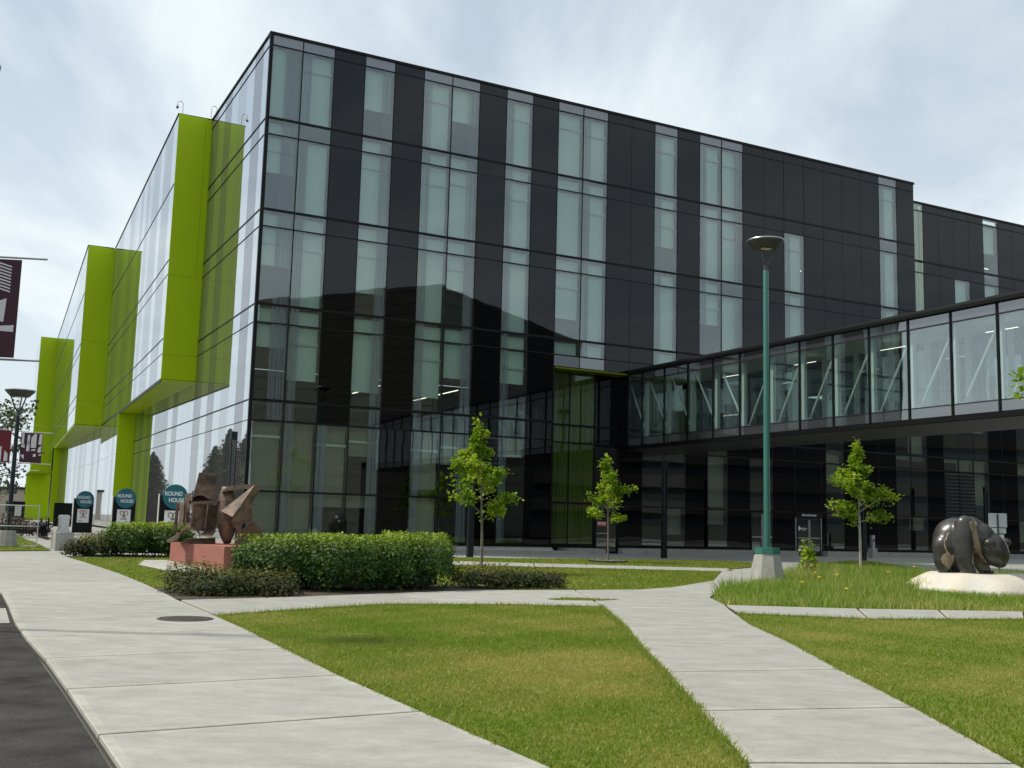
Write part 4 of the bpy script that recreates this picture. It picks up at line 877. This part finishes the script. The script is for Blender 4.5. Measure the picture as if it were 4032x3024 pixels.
sp = young_tree(10.15, 36.6, .95, 'yellow-green sapling beside the concrete lamp base', 25, rx=.33, n=420, zl=.12, size=.085, trunk=.010, group='young plants'); sp.name = 'sapling'
for x, y, hh, lb in [(9.09, 32.04, .36, 'yellow dandelion just right of the concrete lamp base'), (9.31, 30.64, .38, 'yellow dandelion in front of the sapling'), (8.5, 29.43, .36, 'yellow dandelion below the lamp post in the meadow'), (11.42, 32.46, .42, 'yellow dandelion midway between sapling and boulder'), (8.03, 25.6, .30, 'yellow dandelion nearest the side footpath'), (13.6, 36.2, .45, 'farthest yellow dandelion, behind the boulder'),
                     (13.2, 27.6, .30, 'yellow dandelion in front of the white boulder'), (11.06, 26.8, .26, 'yellow dandelion left of the boulder near the path'), (9.9, 35.2, .45, 'yellow dandelion at the foot of the sapling'), (7.4, 27.2, .34, 'leftmost yellow dandelion near the curved meadow edge')]:
    d_ = empty('dandelion', (x, y, G(x, y)), random.uniform(0, 6), lb, 'flower', 'dandelions in the meadow grass')
    MB().tube([(0, 0, 0), (.02, 0, hh)], .004, 4).build('stem', 'leaf_fresh', d_)
    MB().lathe([(0, hh), (.04, hh+.004), (.055, hh+.016), (.025, hh+.035), (0, hh+.037)], 9, (.02, 0, 0)).build('blossom', 'petal_yellow', d_)
# big trees along the street: one seen at the left, conifers off to the left mirrored in the glass
def big_tree(name, x, y, h, rx, label, seed, n, size, mat='leaf_dark', zl=.18, group='trees along the street'):
    r = np.random.default_rng(seed); q = random.Random(seed); t = empty(name, (x, y, G(x, y)), 0, label, 'tree', group); m = MB()
    m.tube([(0, 0, -.1), (.1, .05, h*.2), (0, .1, h*.45), (.15, 0, h*.9)], [.22, .17, .12, .02], 8); P = []
    for i in range(26):
        f = zl+(.92-zl)*i/25; an = q.uniform(0, 6.28); ln = rx*(.45+.75*math.sin(math.pi*min(1, (f-zl)/(1-zl)*.85+.15)))*q.uniform(.6, 1.1); b = Vector((0, 0, h*f*.92)); d = Vector((math.cos(an), math.sin(an), q.uniform(.15, .7)))
        tp = b+d*ln; m.tube([b, b+d*ln*.5+Vector((0, 0, .2)), tp], [.06, .035, .008], 5)
        for c in range(7):
            cp = np.array(b.lerp(tp, q.uniform(.35, 1.05)))+r.normal(0, .25, 3); k = n//(26*7); P.append(cp+r.normal(0, 1, (k, 3))*np.array([.32, .32, .22])*rx*.3)
    m.build('trunk', 'bark', t); P = np.concatenate(P); tone = np.clip(.4+.3*np.sin(P[:, 0]*2.3+P[:, 2]*1.7)+r.normal(0, .2, len(P)), 0, 1)
    tris('crown', leaves(P, np.tile([0, 0, 1.], (len(P), 1)), size, r), mat, tone, t, nv=4)
big_tree('street_tree', -29.6, 58.5, 9.2, 2.7, 'leafy street tree behind the left lamp post', 41, 3000, .16)
big_tree('street_tree', -40.5, 78.0, 7.5, 2.6, 'smaller street tree far left beyond the green building end', 42, 2600, .22)
def conifer(u, v, h, rx, seed):
    p = UV(u, v); r = np.random.default_rng(seed); t = empty('spruce_tree', (p.x, p.y, .4), 0, 'dark spruce beyond the left picture edge, mirrored in the glass', 'tree', 'spruces mirrored in the glass')
    MB().tube([(0, 0, 0), (0, 0, h)], [.16, .02], 7).build('trunk', 'bark', t); n = 5000; f = r.beta(1.2, 1.5, n); a = r.uniform(0, 6.28, n); q = rx*(1-f)**.62*np.sqrt(r.random(n))*(1+.25*np.sin(a*5+f*40)+.2*np.sin(a*3-f*17))
    P = np.stack([np.cos(a)*q, np.sin(a)*q, .5+f*(h-.4)-q*.25], 1); Nn = np.stack([np.cos(a), np.sin(a), .4*np.ones(n)], 1)
    tris('crown', leaves(P, Nn, .22, r), 'leaf_conifer', np.clip(r.normal(.45, .25, n), 0, 1), t, nv=4)
for i, (u_, v_, h, rx) in enumerate([(-14.2, 58, 10.2, 2.5), (-14.6, 61.5, 9.2, 2.6), (-13.8, 65, 10.4, 2.6), (-14.5, 68.5, 9.6, 2.5), (-13.9, 72.5, 9.0, 2.4), (-14.8, 77, 8.2, 2.6), (-14, 112, 9.5, 2.6), (-14.6, 119, 10.5, 2.8)]): conifer(u_, v_, h, rx, 60+i)
# ------------------------------------------------------------------ rust steel sculpture on red plinth
pd = Vector((2.55, -3.40, 0)).normalized(); pn = Vector((-pd.y, pd.x, 0)); pz = .17     # pn points back-right
pl = tag(MB().slab([(0, 0), (4.25, 0), (4.25, 2.3), (0, 2.3)], -.1, .60).build('sculpture_plinth', 'red_plinth', None, (-10.37, 33.31, pz+.05), (0, 0, math.atan2(pd.y, pd.x))), 'low red concrete plinth under the rusty steel sculpture', 'plinth')
pad = sheet('paving_pad', [(-11.2, 33.5), (-10.6, 31.2), (-9.2, 29.3), (-7.9, 29.2), (-7.2, 29.9), (-10.2, 33.9)], .02, 'edge_concrete')
sc_o = Vector((-9.0, 32.3, pz+.655)); vr = Vector((-9.0, 32.3, 0)).normalized(); scrot = math.atan2(vr.y, vr.x)-math.pi/2
scu = empty('steel_sculpture', sc_o, scrot, 'abstract rusty welded steel sculpture on the red plinth', 'sculpture')
KS = .00238
def plate(pts, y=0., th=.05, tilt=0., bend=0., yaw=0.):
    """plate outlined in sculpture millimetres; y depth, tilt leans it back with height, bend curves it"""
    P = [((x-700)*KS, (1155-z)*KS) for x, z in pts]
    cx = sum(p[0] for p in P)/len(P); m = MB(); n = len(P)
    cz = sum(p[1] for p in P)/len(P); yy = lambda x, z: y+tilt*(z-cz)+bend*(x-cx)**2+yaw*(x-cx)
    f = [(x, yy(x, z), z) for x, z in P]; b = [(x, yy(x, z)+th, z) for x, z in P]
    bm = bmesh.new(); fv = [bm.verts.new(p) for p in f]; bv_ = [bm.verts.new(p) for p in b]
    bm.faces.new(fv); bm.faces.new(bv_[::-1])
    for i in range(n): bm.faces.new((fv[i], bv_[i], bv_[(i+1) % n], fv[(i+1) % n]))
    bmesh.ops.recalc_face_normals(bm, faces=bm.faces[:]); bmesh.ops.triangulate(bm, faces=[q for q in bm.faces if len(q.verts) > 4])
    me = bpy.data.meshes.new('steel_plate'); bm.to_mesh(me); bm.free(); me.materials.append(MATS['rust']); return link('steel_plate', me, scu)
plate([(560, 262), (790, 262), (800, 640), (490, 640)], .45, .28, yaw=.12)                      # tall back slab
for z in (290, 325, 360): plate([(555, z), (795, z), (796, z+8), (553, z+8)], .43, .03)
plate([(485, 640), (640, 625), (825, 610), (825, 632), (640, 660), (485, 664)], -.18, .62)   # shelf
# curved visor
vz = MB(); segs = 12
for i in range(segs):
    a0, a1 = math.pi*i/segs, math.pi*(i+1)/segs
    p0 = ((600-135*math.cos(a0)-700)*KS, (1155-(640-100*math.sin(a0)))*KS); p1 = ((600-135*math.cos(a1)-700)*KS, (1155-(640-100*math.sin(a1)))*KS)
    vz.add([(p0[0], -.12, p0[1]), (p1[0], -.12, p1[1]), (p1[0], .45, p1[1]), (p0[0], .45, p0[1]), (p0[0], -.12, p0[1]-.04), (p1[0], -.12, p1[1]-.04), (p1[0], .45, p1[1]-.04), (p0[0], .45, p0[1]-.04)], [(0, 1, 2, 3), (7, 6, 5, 4), (0, 4, 5, 1), (3, 2, 6, 7)])
vz.build('curved_visor', 'rust', scu)
plate([(640, 530), (745, 585), (735, 605), (690, 600), (615, 545)], -.15, .3)
plate([(355, 655), (405, 652), (412, 770), (402, 930), (350, 985)], .0, .06, .1, yaw=-1.3)         # left lit leaf
plate([(410, 545), (490, 525), (482, 880), (430, 925), (412, 930), (418, 780)], .12, .06, yaw=-1.2)
plate([(305, 660), (345, 650), (340, 1010), (300, 1005)], .25, .12)
plate([(510, 668), (690, 668), (672, 1005), (600, 990), (505, 950)], -.06, .06, yaw=.35)         # central box
plate([(684, 668), (700, 668), (682, 1005), (664, 1005)], -.24, .30, yaw=-.6)
plate([(690, 680), (812, 672), (806, 995), (680, 995)], .26, .06, yaw=.5)
plate([(505, 660), (525, 660), (520, 955), (498, 950)], -.22, .3)
plate([(232, 1140), (255, 1098), (385, 1015), (500, 890), (508, 955), (430, 1035), (350, 1112), (262, 1146)], -.30, .5, .3, yaw=-.3)   # left foot
ar = MB()
for i in range(10):
    a0, a1 = math.pi*i/10, math.pi*(i+1)/10
    q = [((500-125*math.cos(a)-700)*KS, (1155-(1070-115*math.sin(a)))*KS) for a in (a0, a1)]
    ar.add([(q[0][0], -.38, q[0][1]), (q[1][0], -.38, q[1][1]), (q[1][0], .3, q[1][1]+.03), (q[0][0], .3, q[0][1]+.03), (q[0][0], -.38, q[0][1]-.06), (q[1][0], -.38, q[1][1]-.06), (q[1][0], .3, q[1][1]-.04), (q[0][0], .3, q[0][1]-.04)], [(0, 1, 2, 3), (7, 6, 5, 4), (0, 4, 5, 1), (3, 2, 6, 7)])
ar.build('curved_arch', 'rust', scu)
plate([(618, 1040), (690, 990), (815, 990), (752, 1082)], -.25, .06, 2.2)
plate([(470, 1100), (810, 1080), (815, 1158), (380, 1158)], .1, .5)
# big shell: bent plate
sh_o = [(800, 700), (815, 560), (850, 470), (910, 436), (1010, 432), (1030, 560), (1040, 800), (1060, 960), (1048, 1090), (985, 1150), (910, 1152), (850, 1095), (815, 980), (800, 840)]
shell = MB(); nseg = 16
for i in range(nseg):
    for (t0, t1) in ((i/nseg, (i+1)/nseg),):
        def rim(t):
            z = 436+(1152-436)*t; w = 128*math.sin(math.pi*min(.97, max(.10, t*.92+.06)))**.55; c = 915+35*t; return z, c, w
        za_, ca, wa = rim(t0); zb_, cb, wb_ = rim(t1); ring = lambda c, w, z: [((c-w*math.cos(math.pi*j/8)-700)*KS, -.42*math.sin(math.pi*j/8)*(w/128)+.05, (1155-z)*KS) for j in range(9)]
        r0_, r1_ = ring(ca, wa, za_), ring(cb, wb_, zb_)
        for j in range(8): shell.add([r0_[j], r0_[j+1], r1_[j+1], r1_[j]], [(3, 2, 1, 0)])
so_ = shell.build('curved_shell', 'rust', scu); wm = bmesh.new(); wm.from_mesh(so_.data); bmesh.ops.remove_doubles(wm, verts=wm.verts[:], dist=.002); wm.to_mesh(so_.data); wm.free(); so_.data.polygons.foreach_set('use_smooth', [True]*len(so_.data.polygons)); sm_ = so_.modifiers.new('thickness', 'SOLIDIFY'); sm_.thickness = .035
plate([(955, 425), (1100, 405), (1248, 400), (1180, 452), (930, 492), (850, 512), (880, 470)], -.40, .5, .3)
# slanting box beam
q = [(1190, 452), (1246, 402), (992, 812), (852, 745)]
plate(q, -.74, .05, .75, yaw=-.75)
plate([(1246, 402), (1325, 442), (1108, 905), (985, 856)], -.52, .07, -.1, yaw=1.1)
plate([(852, 745), (995, 805), (985, 858), (900, 800)], -.62, .2, -.5)
plate([(880, 775), (1000, 830), (1108, 895), (1128, 1060), (1100, 1080), (1050, 960)], -.40, .06, yaw=-.4)
plate([(1225, 650), (1282, 655), (1280, 668), (1225, 668)], -.2, .4)
plate([(1160, 740), (1228, 690), (1268, 850), (1120, 905)], .0, .1, yaw=.8)
plate([(1110, 985), (1262, 855), (1400, 1000), (1385, 1108), (1050, 1180), (1062, 1010)], .15, .12, -.3, yaw=.7)
plate([(1050, 900), (1110, 880), (1130, 1140), (1045, 1175)], -.1, .3, yaw=.5)
# ------------------------------------------------------------------ bear sculpture on a white boulder
rkm = MB(); RN, RS = 22, 64; vs = []; fs = []
for i in range(RN+1):
    q_ = 1.0*i/RN
    for j in range(RS):
        t_ = 2*math.pi*j/RS; wob = 1+.06*math.sin(3*t_+.6)+.05*math.sin(5*t_+2)+.025*math.sin(11*t_)
        z_ = .60*min(1, (1-q_**2.3)*1.25)**.8 if q_ < 1 else -.25
        z_ += .018*math.sin(9*q_*math.cos(t_)+4)*math.cos(11*q_*math.sin(t_))-.05*q_*math.cos(t_+.4)
        vs.append((2.15*q_*wob*math.cos(t_), 1.7*q_*wob*math.sin(t_), min(z_, .56+.02*math.sin(5*t_)*q_)))
for i in range(RN):
    for j in range(RS): fs.append((i*RS+j, (i+1)*RS+j, (i+1)*RS+(j+1) % RS, i*RS+(j+1) % RS))
me = rkm.add(vs, fs).mesh('boulder', 'boulder'); me.polygons.foreach_set('use_smooth', [True]*len(me.polygons))
tag(link('boulder', me, None, (13.45, 30.75, G(13.35, 30.9)-.02), (0, 0, rad(-8))), 'flat-topped white boulder carrying the bear sculpture', 'boulder')
bx0, by0 = 12.95, 30.6; bear = empty('bear_sculpture', (bx0, by0, G(bx0, by0)+.50), math.atan2(by0, bx0)-math.pi/2, 'polished dark stone bear with tan carved streaks, head lowered', 'sculpture')
KB = .00182
def bp_(x, z): return ((x-900)*KB, (1070-z)*KB)
BEL = MB(); SG, RG = 20, 12
def ell(x, z, y, rx, rz, ry, rot=0):
    cx, cz = bp_(x, z); c_, s_ = math.cos(rot), math.sin(rot); vs = []; fs = []
    for i in range(RG+1):
        ph = math.pi*(.002+.996*i/RG)
        for j in range(SG):
            a_, b_, d_ = rx*KB*math.sin(ph)*math.cos(2*math.pi*j/SG), ry*math.sin(ph)*math.sin(2*math.pi*j/SG), rz*KB*math.cos(ph)
            vs.append((cx+a_*c_+d_*s_, y+b_, cz-a_*s_+d_*c_))
    for i in range(RG):
        for j in range(SG): fs.append((i*SG+j, (i+1)*SG+j, (i+1)*SG+(j+1) % SG, i*SG+(j+1) % SG))
    fs += [tuple(range(SG)), tuple(range(RG*SG+SG-1, RG*SG-1, -1))]
    BEL.add(vs, fs)
def leg(pts, y):
    for (x, z, rx, ry), (x2, z2, rx2, ry2) in zip(pts[:-1], pts[1:]):
        for k in range(7):
            t = k/6; ell(x+(x2-x)*t, z+(z2-z)*t, y, rx+(rx2-rx)*t, rx+(rx2-rx)*t, ry+(ry2-ry)*t)
ell(680, 570, .12, 255, 350, .56); ell(760, 480, .12, 290, 290, .55); ell(950, 470, .12, 290, 305, .52); ell(1130, 510, .10, 230, 270, .44, -.5)
leg([(615, 640, 190, .30), (590, 850, 155, .26), (575, 990, 95, .2), (610, 1035, 70, .17)], -.20)       # near hind leg
leg([(590, 640, 180, .28), (620, 850, 150, .24), (730, 1010, 80, .18), (770, 1035, 60, .15)], .42)
leg([(905, 300, 140, .20), (880, 520, 160, .24), (880, 800, 150, .24), (920, 960, 115, .22), (975, 1030, 85, .2)], -.32)   # near fore leg
leg([(1000, 480, 150, .24), (1080, 800, 130, .22), (1170, 990, 95, .2), (1215, 1035, 72, .17)], .40)
ell(1280, 670, .02, 235, 265, .37, -.5); ell(1375, 780, .02, 155, 150, .26); ell(1460, 745, .02, 80, 78, .15); ell(1385, 885, .04, 105, 70, .18)
body = BEL.build('body', 'bear_stone', bear)
rm = body.modifiers.new('remesh', 'REMESH'); rm.mode = 'VOXEL'; rm.voxel_size = .03; rm.use_smooth_shade = True
sm_ = body.modifiers.new('smooth', 'SMOOTH'); sm_.factor = .5; sm_.iterations = 12
for x, z, y, r_ in [(1250, 575, -.40, 76), (1480, 560, .26, 74)]:
    cx, cz = bp_(x, z); e_ = bmesh.new(); bmesh.ops.create_uvsphere(e_, u_segments=18, v_segments=12, radius=r_*KB); bmesh.ops.scale(e_, vec=(1.1, .75, .85), verts=e_.verts[:]); bmesh.ops.translate(e_, vec=(cx, y, cz), verts=e_.verts[:])
    me = bpy.data.meshes.new('ear'); e_.to_mesh(me); e_.free(); me.materials.append(MATS['bear_stone']); me.polygons.foreach_set('use_smooth', [True]*len(me.polygons)); link('ear', me, bear)
bpy.context.view_layer.update()
from mathutils.bvhtree import BVHTree
BTREE = BVHTree.FromObject(body, bpy.context.evaluated_depsgraph_get())
def inlay(pts, y=-1.6):
    bm = bmesh.new(); bm.faces.new([bm.verts.new((*[bp_(x, z)[0]], y, bp_(x, z)[1])) for x, z in pts]); 
    xs_ = [bp_(x, z)[0] for x, z in pts]; zs_ = [bp_(x, z)[1] for x, z in pts]
    def cut(ax, lo, hi):
        v_ = lo+.03
        while v_ < hi:
            co = [0, 0, 0]; no = [0, 0, 0]; co[ax] = v_; no[ax] = 1; bmesh.ops.bisect_plane(bm, geom=bm.verts[:]+bm.edges[:]+bm.faces[:], plane_co=co, plane_no=no); v_ += .03
    cut(0, min(xs_), max(xs_)); cut(2, min(zs_), max(zs_)); bmesh.ops.triangulate(bm, faces=bm.faces[:])
    for v in bm.verts:
        hit = BTREE.ray_cast(Vector((v.co.x, -1.6, v.co.z)), Vector((0, 1, 0)))
        v.tag = hit[0] is None
        if not v.tag: v.co.y = hit[0].y-.006
    bmesh.ops.delete(bm, geom=[v for v in bm.verts if v.tag], context='VERTS')
    bmesh.ops.delete(bm, geom=[f for f in bm.faces if max(v.co.y for v in f.verts)-min(v.co.y for v in f.verts) > .10], context='FACES')
    me = bpy.data.meshes.new('carved_streak'); bm.to_mesh(me); bm.free(); me.materials.append(MATS['bear_tan']); me.polygons.foreach_set('use_smooth', [True]*len(me.polygons)); link('carved_streak', me, bear)
inlay([(965, 262), (1000, 238), (1050, 245), (1078, 275), (1068, 330), (1080, 440), (1115, 600), (1130, 740), (1190, 850), (1250, 940), (1290, 1000), (1210, 1000), (1090, 1000), (1060, 960), (1000, 900), (992, 850), (1010, 760), (1025, 600), (1010, 440), (975, 330)])
inlay([(605, 560), (625, 500), (612, 600), (650, 710), (700, 775), (740, 770), (735, 900), (760, 940), (700, 990), (660, 1000), (640, 970), (570, 900), (548, 840), (580, 770), (630, 745), (600, 640)])
inlay([(648, 440), (690, 425), (655, 480), (632, 560), (622, 540)])
for x, z, y in [(690, 1045, -.12), (722, 1048, -.05), (1105, 1048, -.30), (1135, 1050, -.24), (1200, 1045, .2), (1232, 1045, .24), (1264, 1045, .28), (1290, 1045, .32)]:
    cx, cz = bp_(x, z); MB().lathe([(0, .10), (.022, .07), (.03, .0), (.024, -.05)], 8, (cx, y, cz-.01)).build('claw', 'bear_stone', bear, smooth=True)
# ------------------------------------------------------------------ ROUND HOUSE signs
def round_sign(x, y, label, zoff=0):
    t = empty('notice_sign', (x, y, G(x, y)+zoff), A, label, 'sign', 'black notice boards with teal discs')
    MB().box(-.55, -.07, -.05, .55, .07, 2.0).build('board', 'sign_black', t)
    MB().box(-.585, -.075, -.05, -.552, .075, 2.05).build('edge_strip', 'sign_edge', t)
    MB().lathe([(0, -.05), (.5, -.05), (.5, .05), (0, .05)], 40).build('disc', 'teal', t, (.05, -.08, 1.95), (rad(90), 0, 0))
    textobj('lettering', 'ROUND', .235, 'print_white', t, (-.02, -.135, 2.06), sx=.82, bold=.006)
    textobj('lettering', 'HOUSE', .235, 'print_white', t, (.10, -.135, 1.80), sx=.82, bold=.006)
    ps = MB().box(-.33, -.082, .58, .33, -.072, 1.38).build('poster', 'paper', t)
    for col_, off_, sc_ in (('heart_brown', -.012, 1.), ('heart_dark', .014, 1.)):
        h_ = [(off_+.016*13*math.sin(a)**3*.85*1.0, 1.165+.011*(13*math.cos(a)-5*math.cos(2*a)-2*math.cos(3*a)-math.cos(4*a))) for a in [2*math.pi*i/28 for i in range(29)]]
        half = [p_ for p_ in h_ if (p_[0] <= off_+.001 if col_ == 'heart_brown' else p_[0] >= off_-.001)]
        MB().tube([(a_, -.088, b_) for a_, b_ in (half if col_ == 'heart_brown' else half)], .020, 6).build('heart_line', col_, ps)
    for z_, w_, h2 in [(.93, .16, .035), (.885, .15, .035)]: MB().box(-w_, -.086, z_-h2/2+.0, w_, -.083, z_+h2/2-.004).build('print_line', 'print_grey', ps)
    for k in range(4): MB().box(-.26, -.086, .64+.028*k, -.04-.02*(k % 2), -.083, .652+.028*k).build('print_line', 'print_grey', ps)
    textobj('lettering', 'MacEwan', .04, 'print_grey', ps, (-.22, -.086, 1.33))
    return t
round_sign(-25.35, 64.3, 'smallest, farthest of the three ROUND HOUSE notice signs')
round_sign(-19.6, 54.95, 'middle of the three ROUND HOUSE notice signs, beside the small hedge')
round_sign(-13.75, 44.15, 'nearest, largest ROUND HOUSE notice sign, left of the rusty sculpture')
d4 = empty('notice_sign', (-48.6, 106.9, .48), A, 'tiny black notice board with a pale sheet far left', 'sign', 'far notice boards')
MB().box(-.6, -.08, 0, .6, .08, 2.1).build('board', 'sign_black', d4); MB().box(-.3, -.09, .65, .3, -.082, 1.65).build('poster', 'paper', d4)
# concrete block with bright metal letters
cb = empty('letter_plinth', (-15.83, 38.55, G(-15.83, 38.5)-.02), A, 'pale concrete block carrying a bright polished metal name sign', 'sign')
MB().box(-.30, -.55, -.1, .30, 1.2, .62).build('concrete_block', 'cast_concrete', cb)
MB().box(-.16, -.45, .62, .16, 1.1, .70).build('metal_foot', 'steel', cb)
for i, w in enumerate([.3, .24, .26, .22, .3]):
    y_ = -.42+.31*i; MB().box(-.12, y_, .70, .12, y_+w, 1.22+.02*(i % 2)).box(-.14, y_+.03, 1.1, .14, y_+w-.06, 1.2).build('metal_letter', 'steel', cb)
# black bicycle rack
rkk = empty('bike_rack', (-20.6, 48.0, .48), math.atan2(-4.84, 2.54), 'black slanted bar rack behind the metal name sign', 'rack')
for i in range(9): MB().box(-2.4+.56*i, -.03, -.02, -2.33+.56*i, .03, .62).build('bar', 'sign_black', rkk, rot=(0, rad(8 if i % 2 else -8), 0))
MB().box(-2.6, -.22, .60, 2.6, .22, .66).build('top_slab', 'sign_black', rkk); MB().box(-2.5, -.04, .02, 2.5, .04, .08).build('foot_rail', 'sign_black', rkk)
# temporary fence panel
fp = empty('fence_panel', (-17.7, 39.35, G(-17.7, 39.4)), math.atan2(.71, 1.11)*.35, 'thin galvanized temporary fence panel in front of the left lamp post', 'fence')
fr = MB()
for a, b in [((-2.4, 0, 0), (.55, 0, 0)), ((-2.4, 0, 1.5), (.55, 0, 1.5)), ((.55, 0, 0), (.55, 0, 1.55)), ((-2.4, 0, .75), (.55, 0, .75))]: fr.tube([a, b], .016, 6)
fr.build('tube_frame', 'galvanized', fp)
ms_ = MB()
for i in range(30): ms_.tube([(-2.4+i*.1, 0, 0), (-2.4+i*.1, 0, 1.5)], .0016, 3, caps=False)
for i in range(8): ms_.tube([(-2.4, 0, .1+i*.19), (.55, 0, .1+i*.19)], .0016, 3, caps=False)
tag(ms_.build('wire_mesh', 'galvanized', fp), kind='stuff'); MB().box(.05, -.3, 0, .58, .3, .05).build('foot_plate', 'edge_concrete', fp)
# manhole cover, bollard, sign back
mh = empty('manhole_cover', (-5.05, 17.22, .03), 0, 'round brown iron cover set in the left footpath', 'manhole cover')
MB().lathe([(0, .012), (.36, .012), (.37, .0), (.385, .0), (.385, .012), (.42, .012), (.43, .004)], 36).build('cover', 'iron_cover', mh)
for i in range(6): MB().box(-.25+.09*i, -.24, .013, -.21+.09*i, .24, .018).build('rib', 'iron_cover', mh)
bo = UV(38.1, -.9); bd = empty('push_button_post', (bo.x, bo.y, G(bo.x, bo.y)), A, 'grey push-button post by the east entrance', 'post')
MB().box(-.2, -.2, 0, .2, .2, .55).build('pedestal', 'cast_concrete', bd); MB().box(-.1, -.1, .55, .1, .1, 1.35).build('post_body', 'steel', bd); MB().box(-.05, -.11, .95, .05, -.1, 1.1).build('reader', 'sign_black', bd)
sr = empty('street_sign', (18.6, 40.95, G(18.6, 40.9)), rad(-24), 'back of a grey metal street sign behind the bear', 'sign')
MB().box(-.03, -.03, 0, .03, .03, 2.35).build('post', 'lamp_grey', sr); MB().box(-.32, .035, 1.85, .32, .05, 2.38).build('sign_plate', 'galvanized', sr); MB().box(-.30, .035, 1.62, .28, .05, 1.82).build('sign_plate', 'galvanized', sr); MB().box(.04, .035, 1.25, .2, .05, 1.58).build('sign_plate', 'paper', sr)
# distant buildings at the left end of the street
for i, (x, y, w, d, h, m, lb) in enumerate([(-84, 190, 16, 10, 5.0, 'far_beige', 'pale beige low building far left down the street')]):
    t = empty('distant_building', (x, y, .4), A, lb, 'building'); MB().box(-w/2, 0, 0, w/2, d, h).build('wall', m, t); MB().box(-w/2-.3, -.3, h, w/2+.3, d+.3, h+.4).build('roof', 'graphite_metal', t)
    for k in range(5):
        for z in (1.2, 4.2): MB().box(-w/2+1+k*(w-2)/5, -.06, z, -w/2+1+k*(w-2)/5+1.6, -.003, z+1.7).build('window', 'far_glass', t)
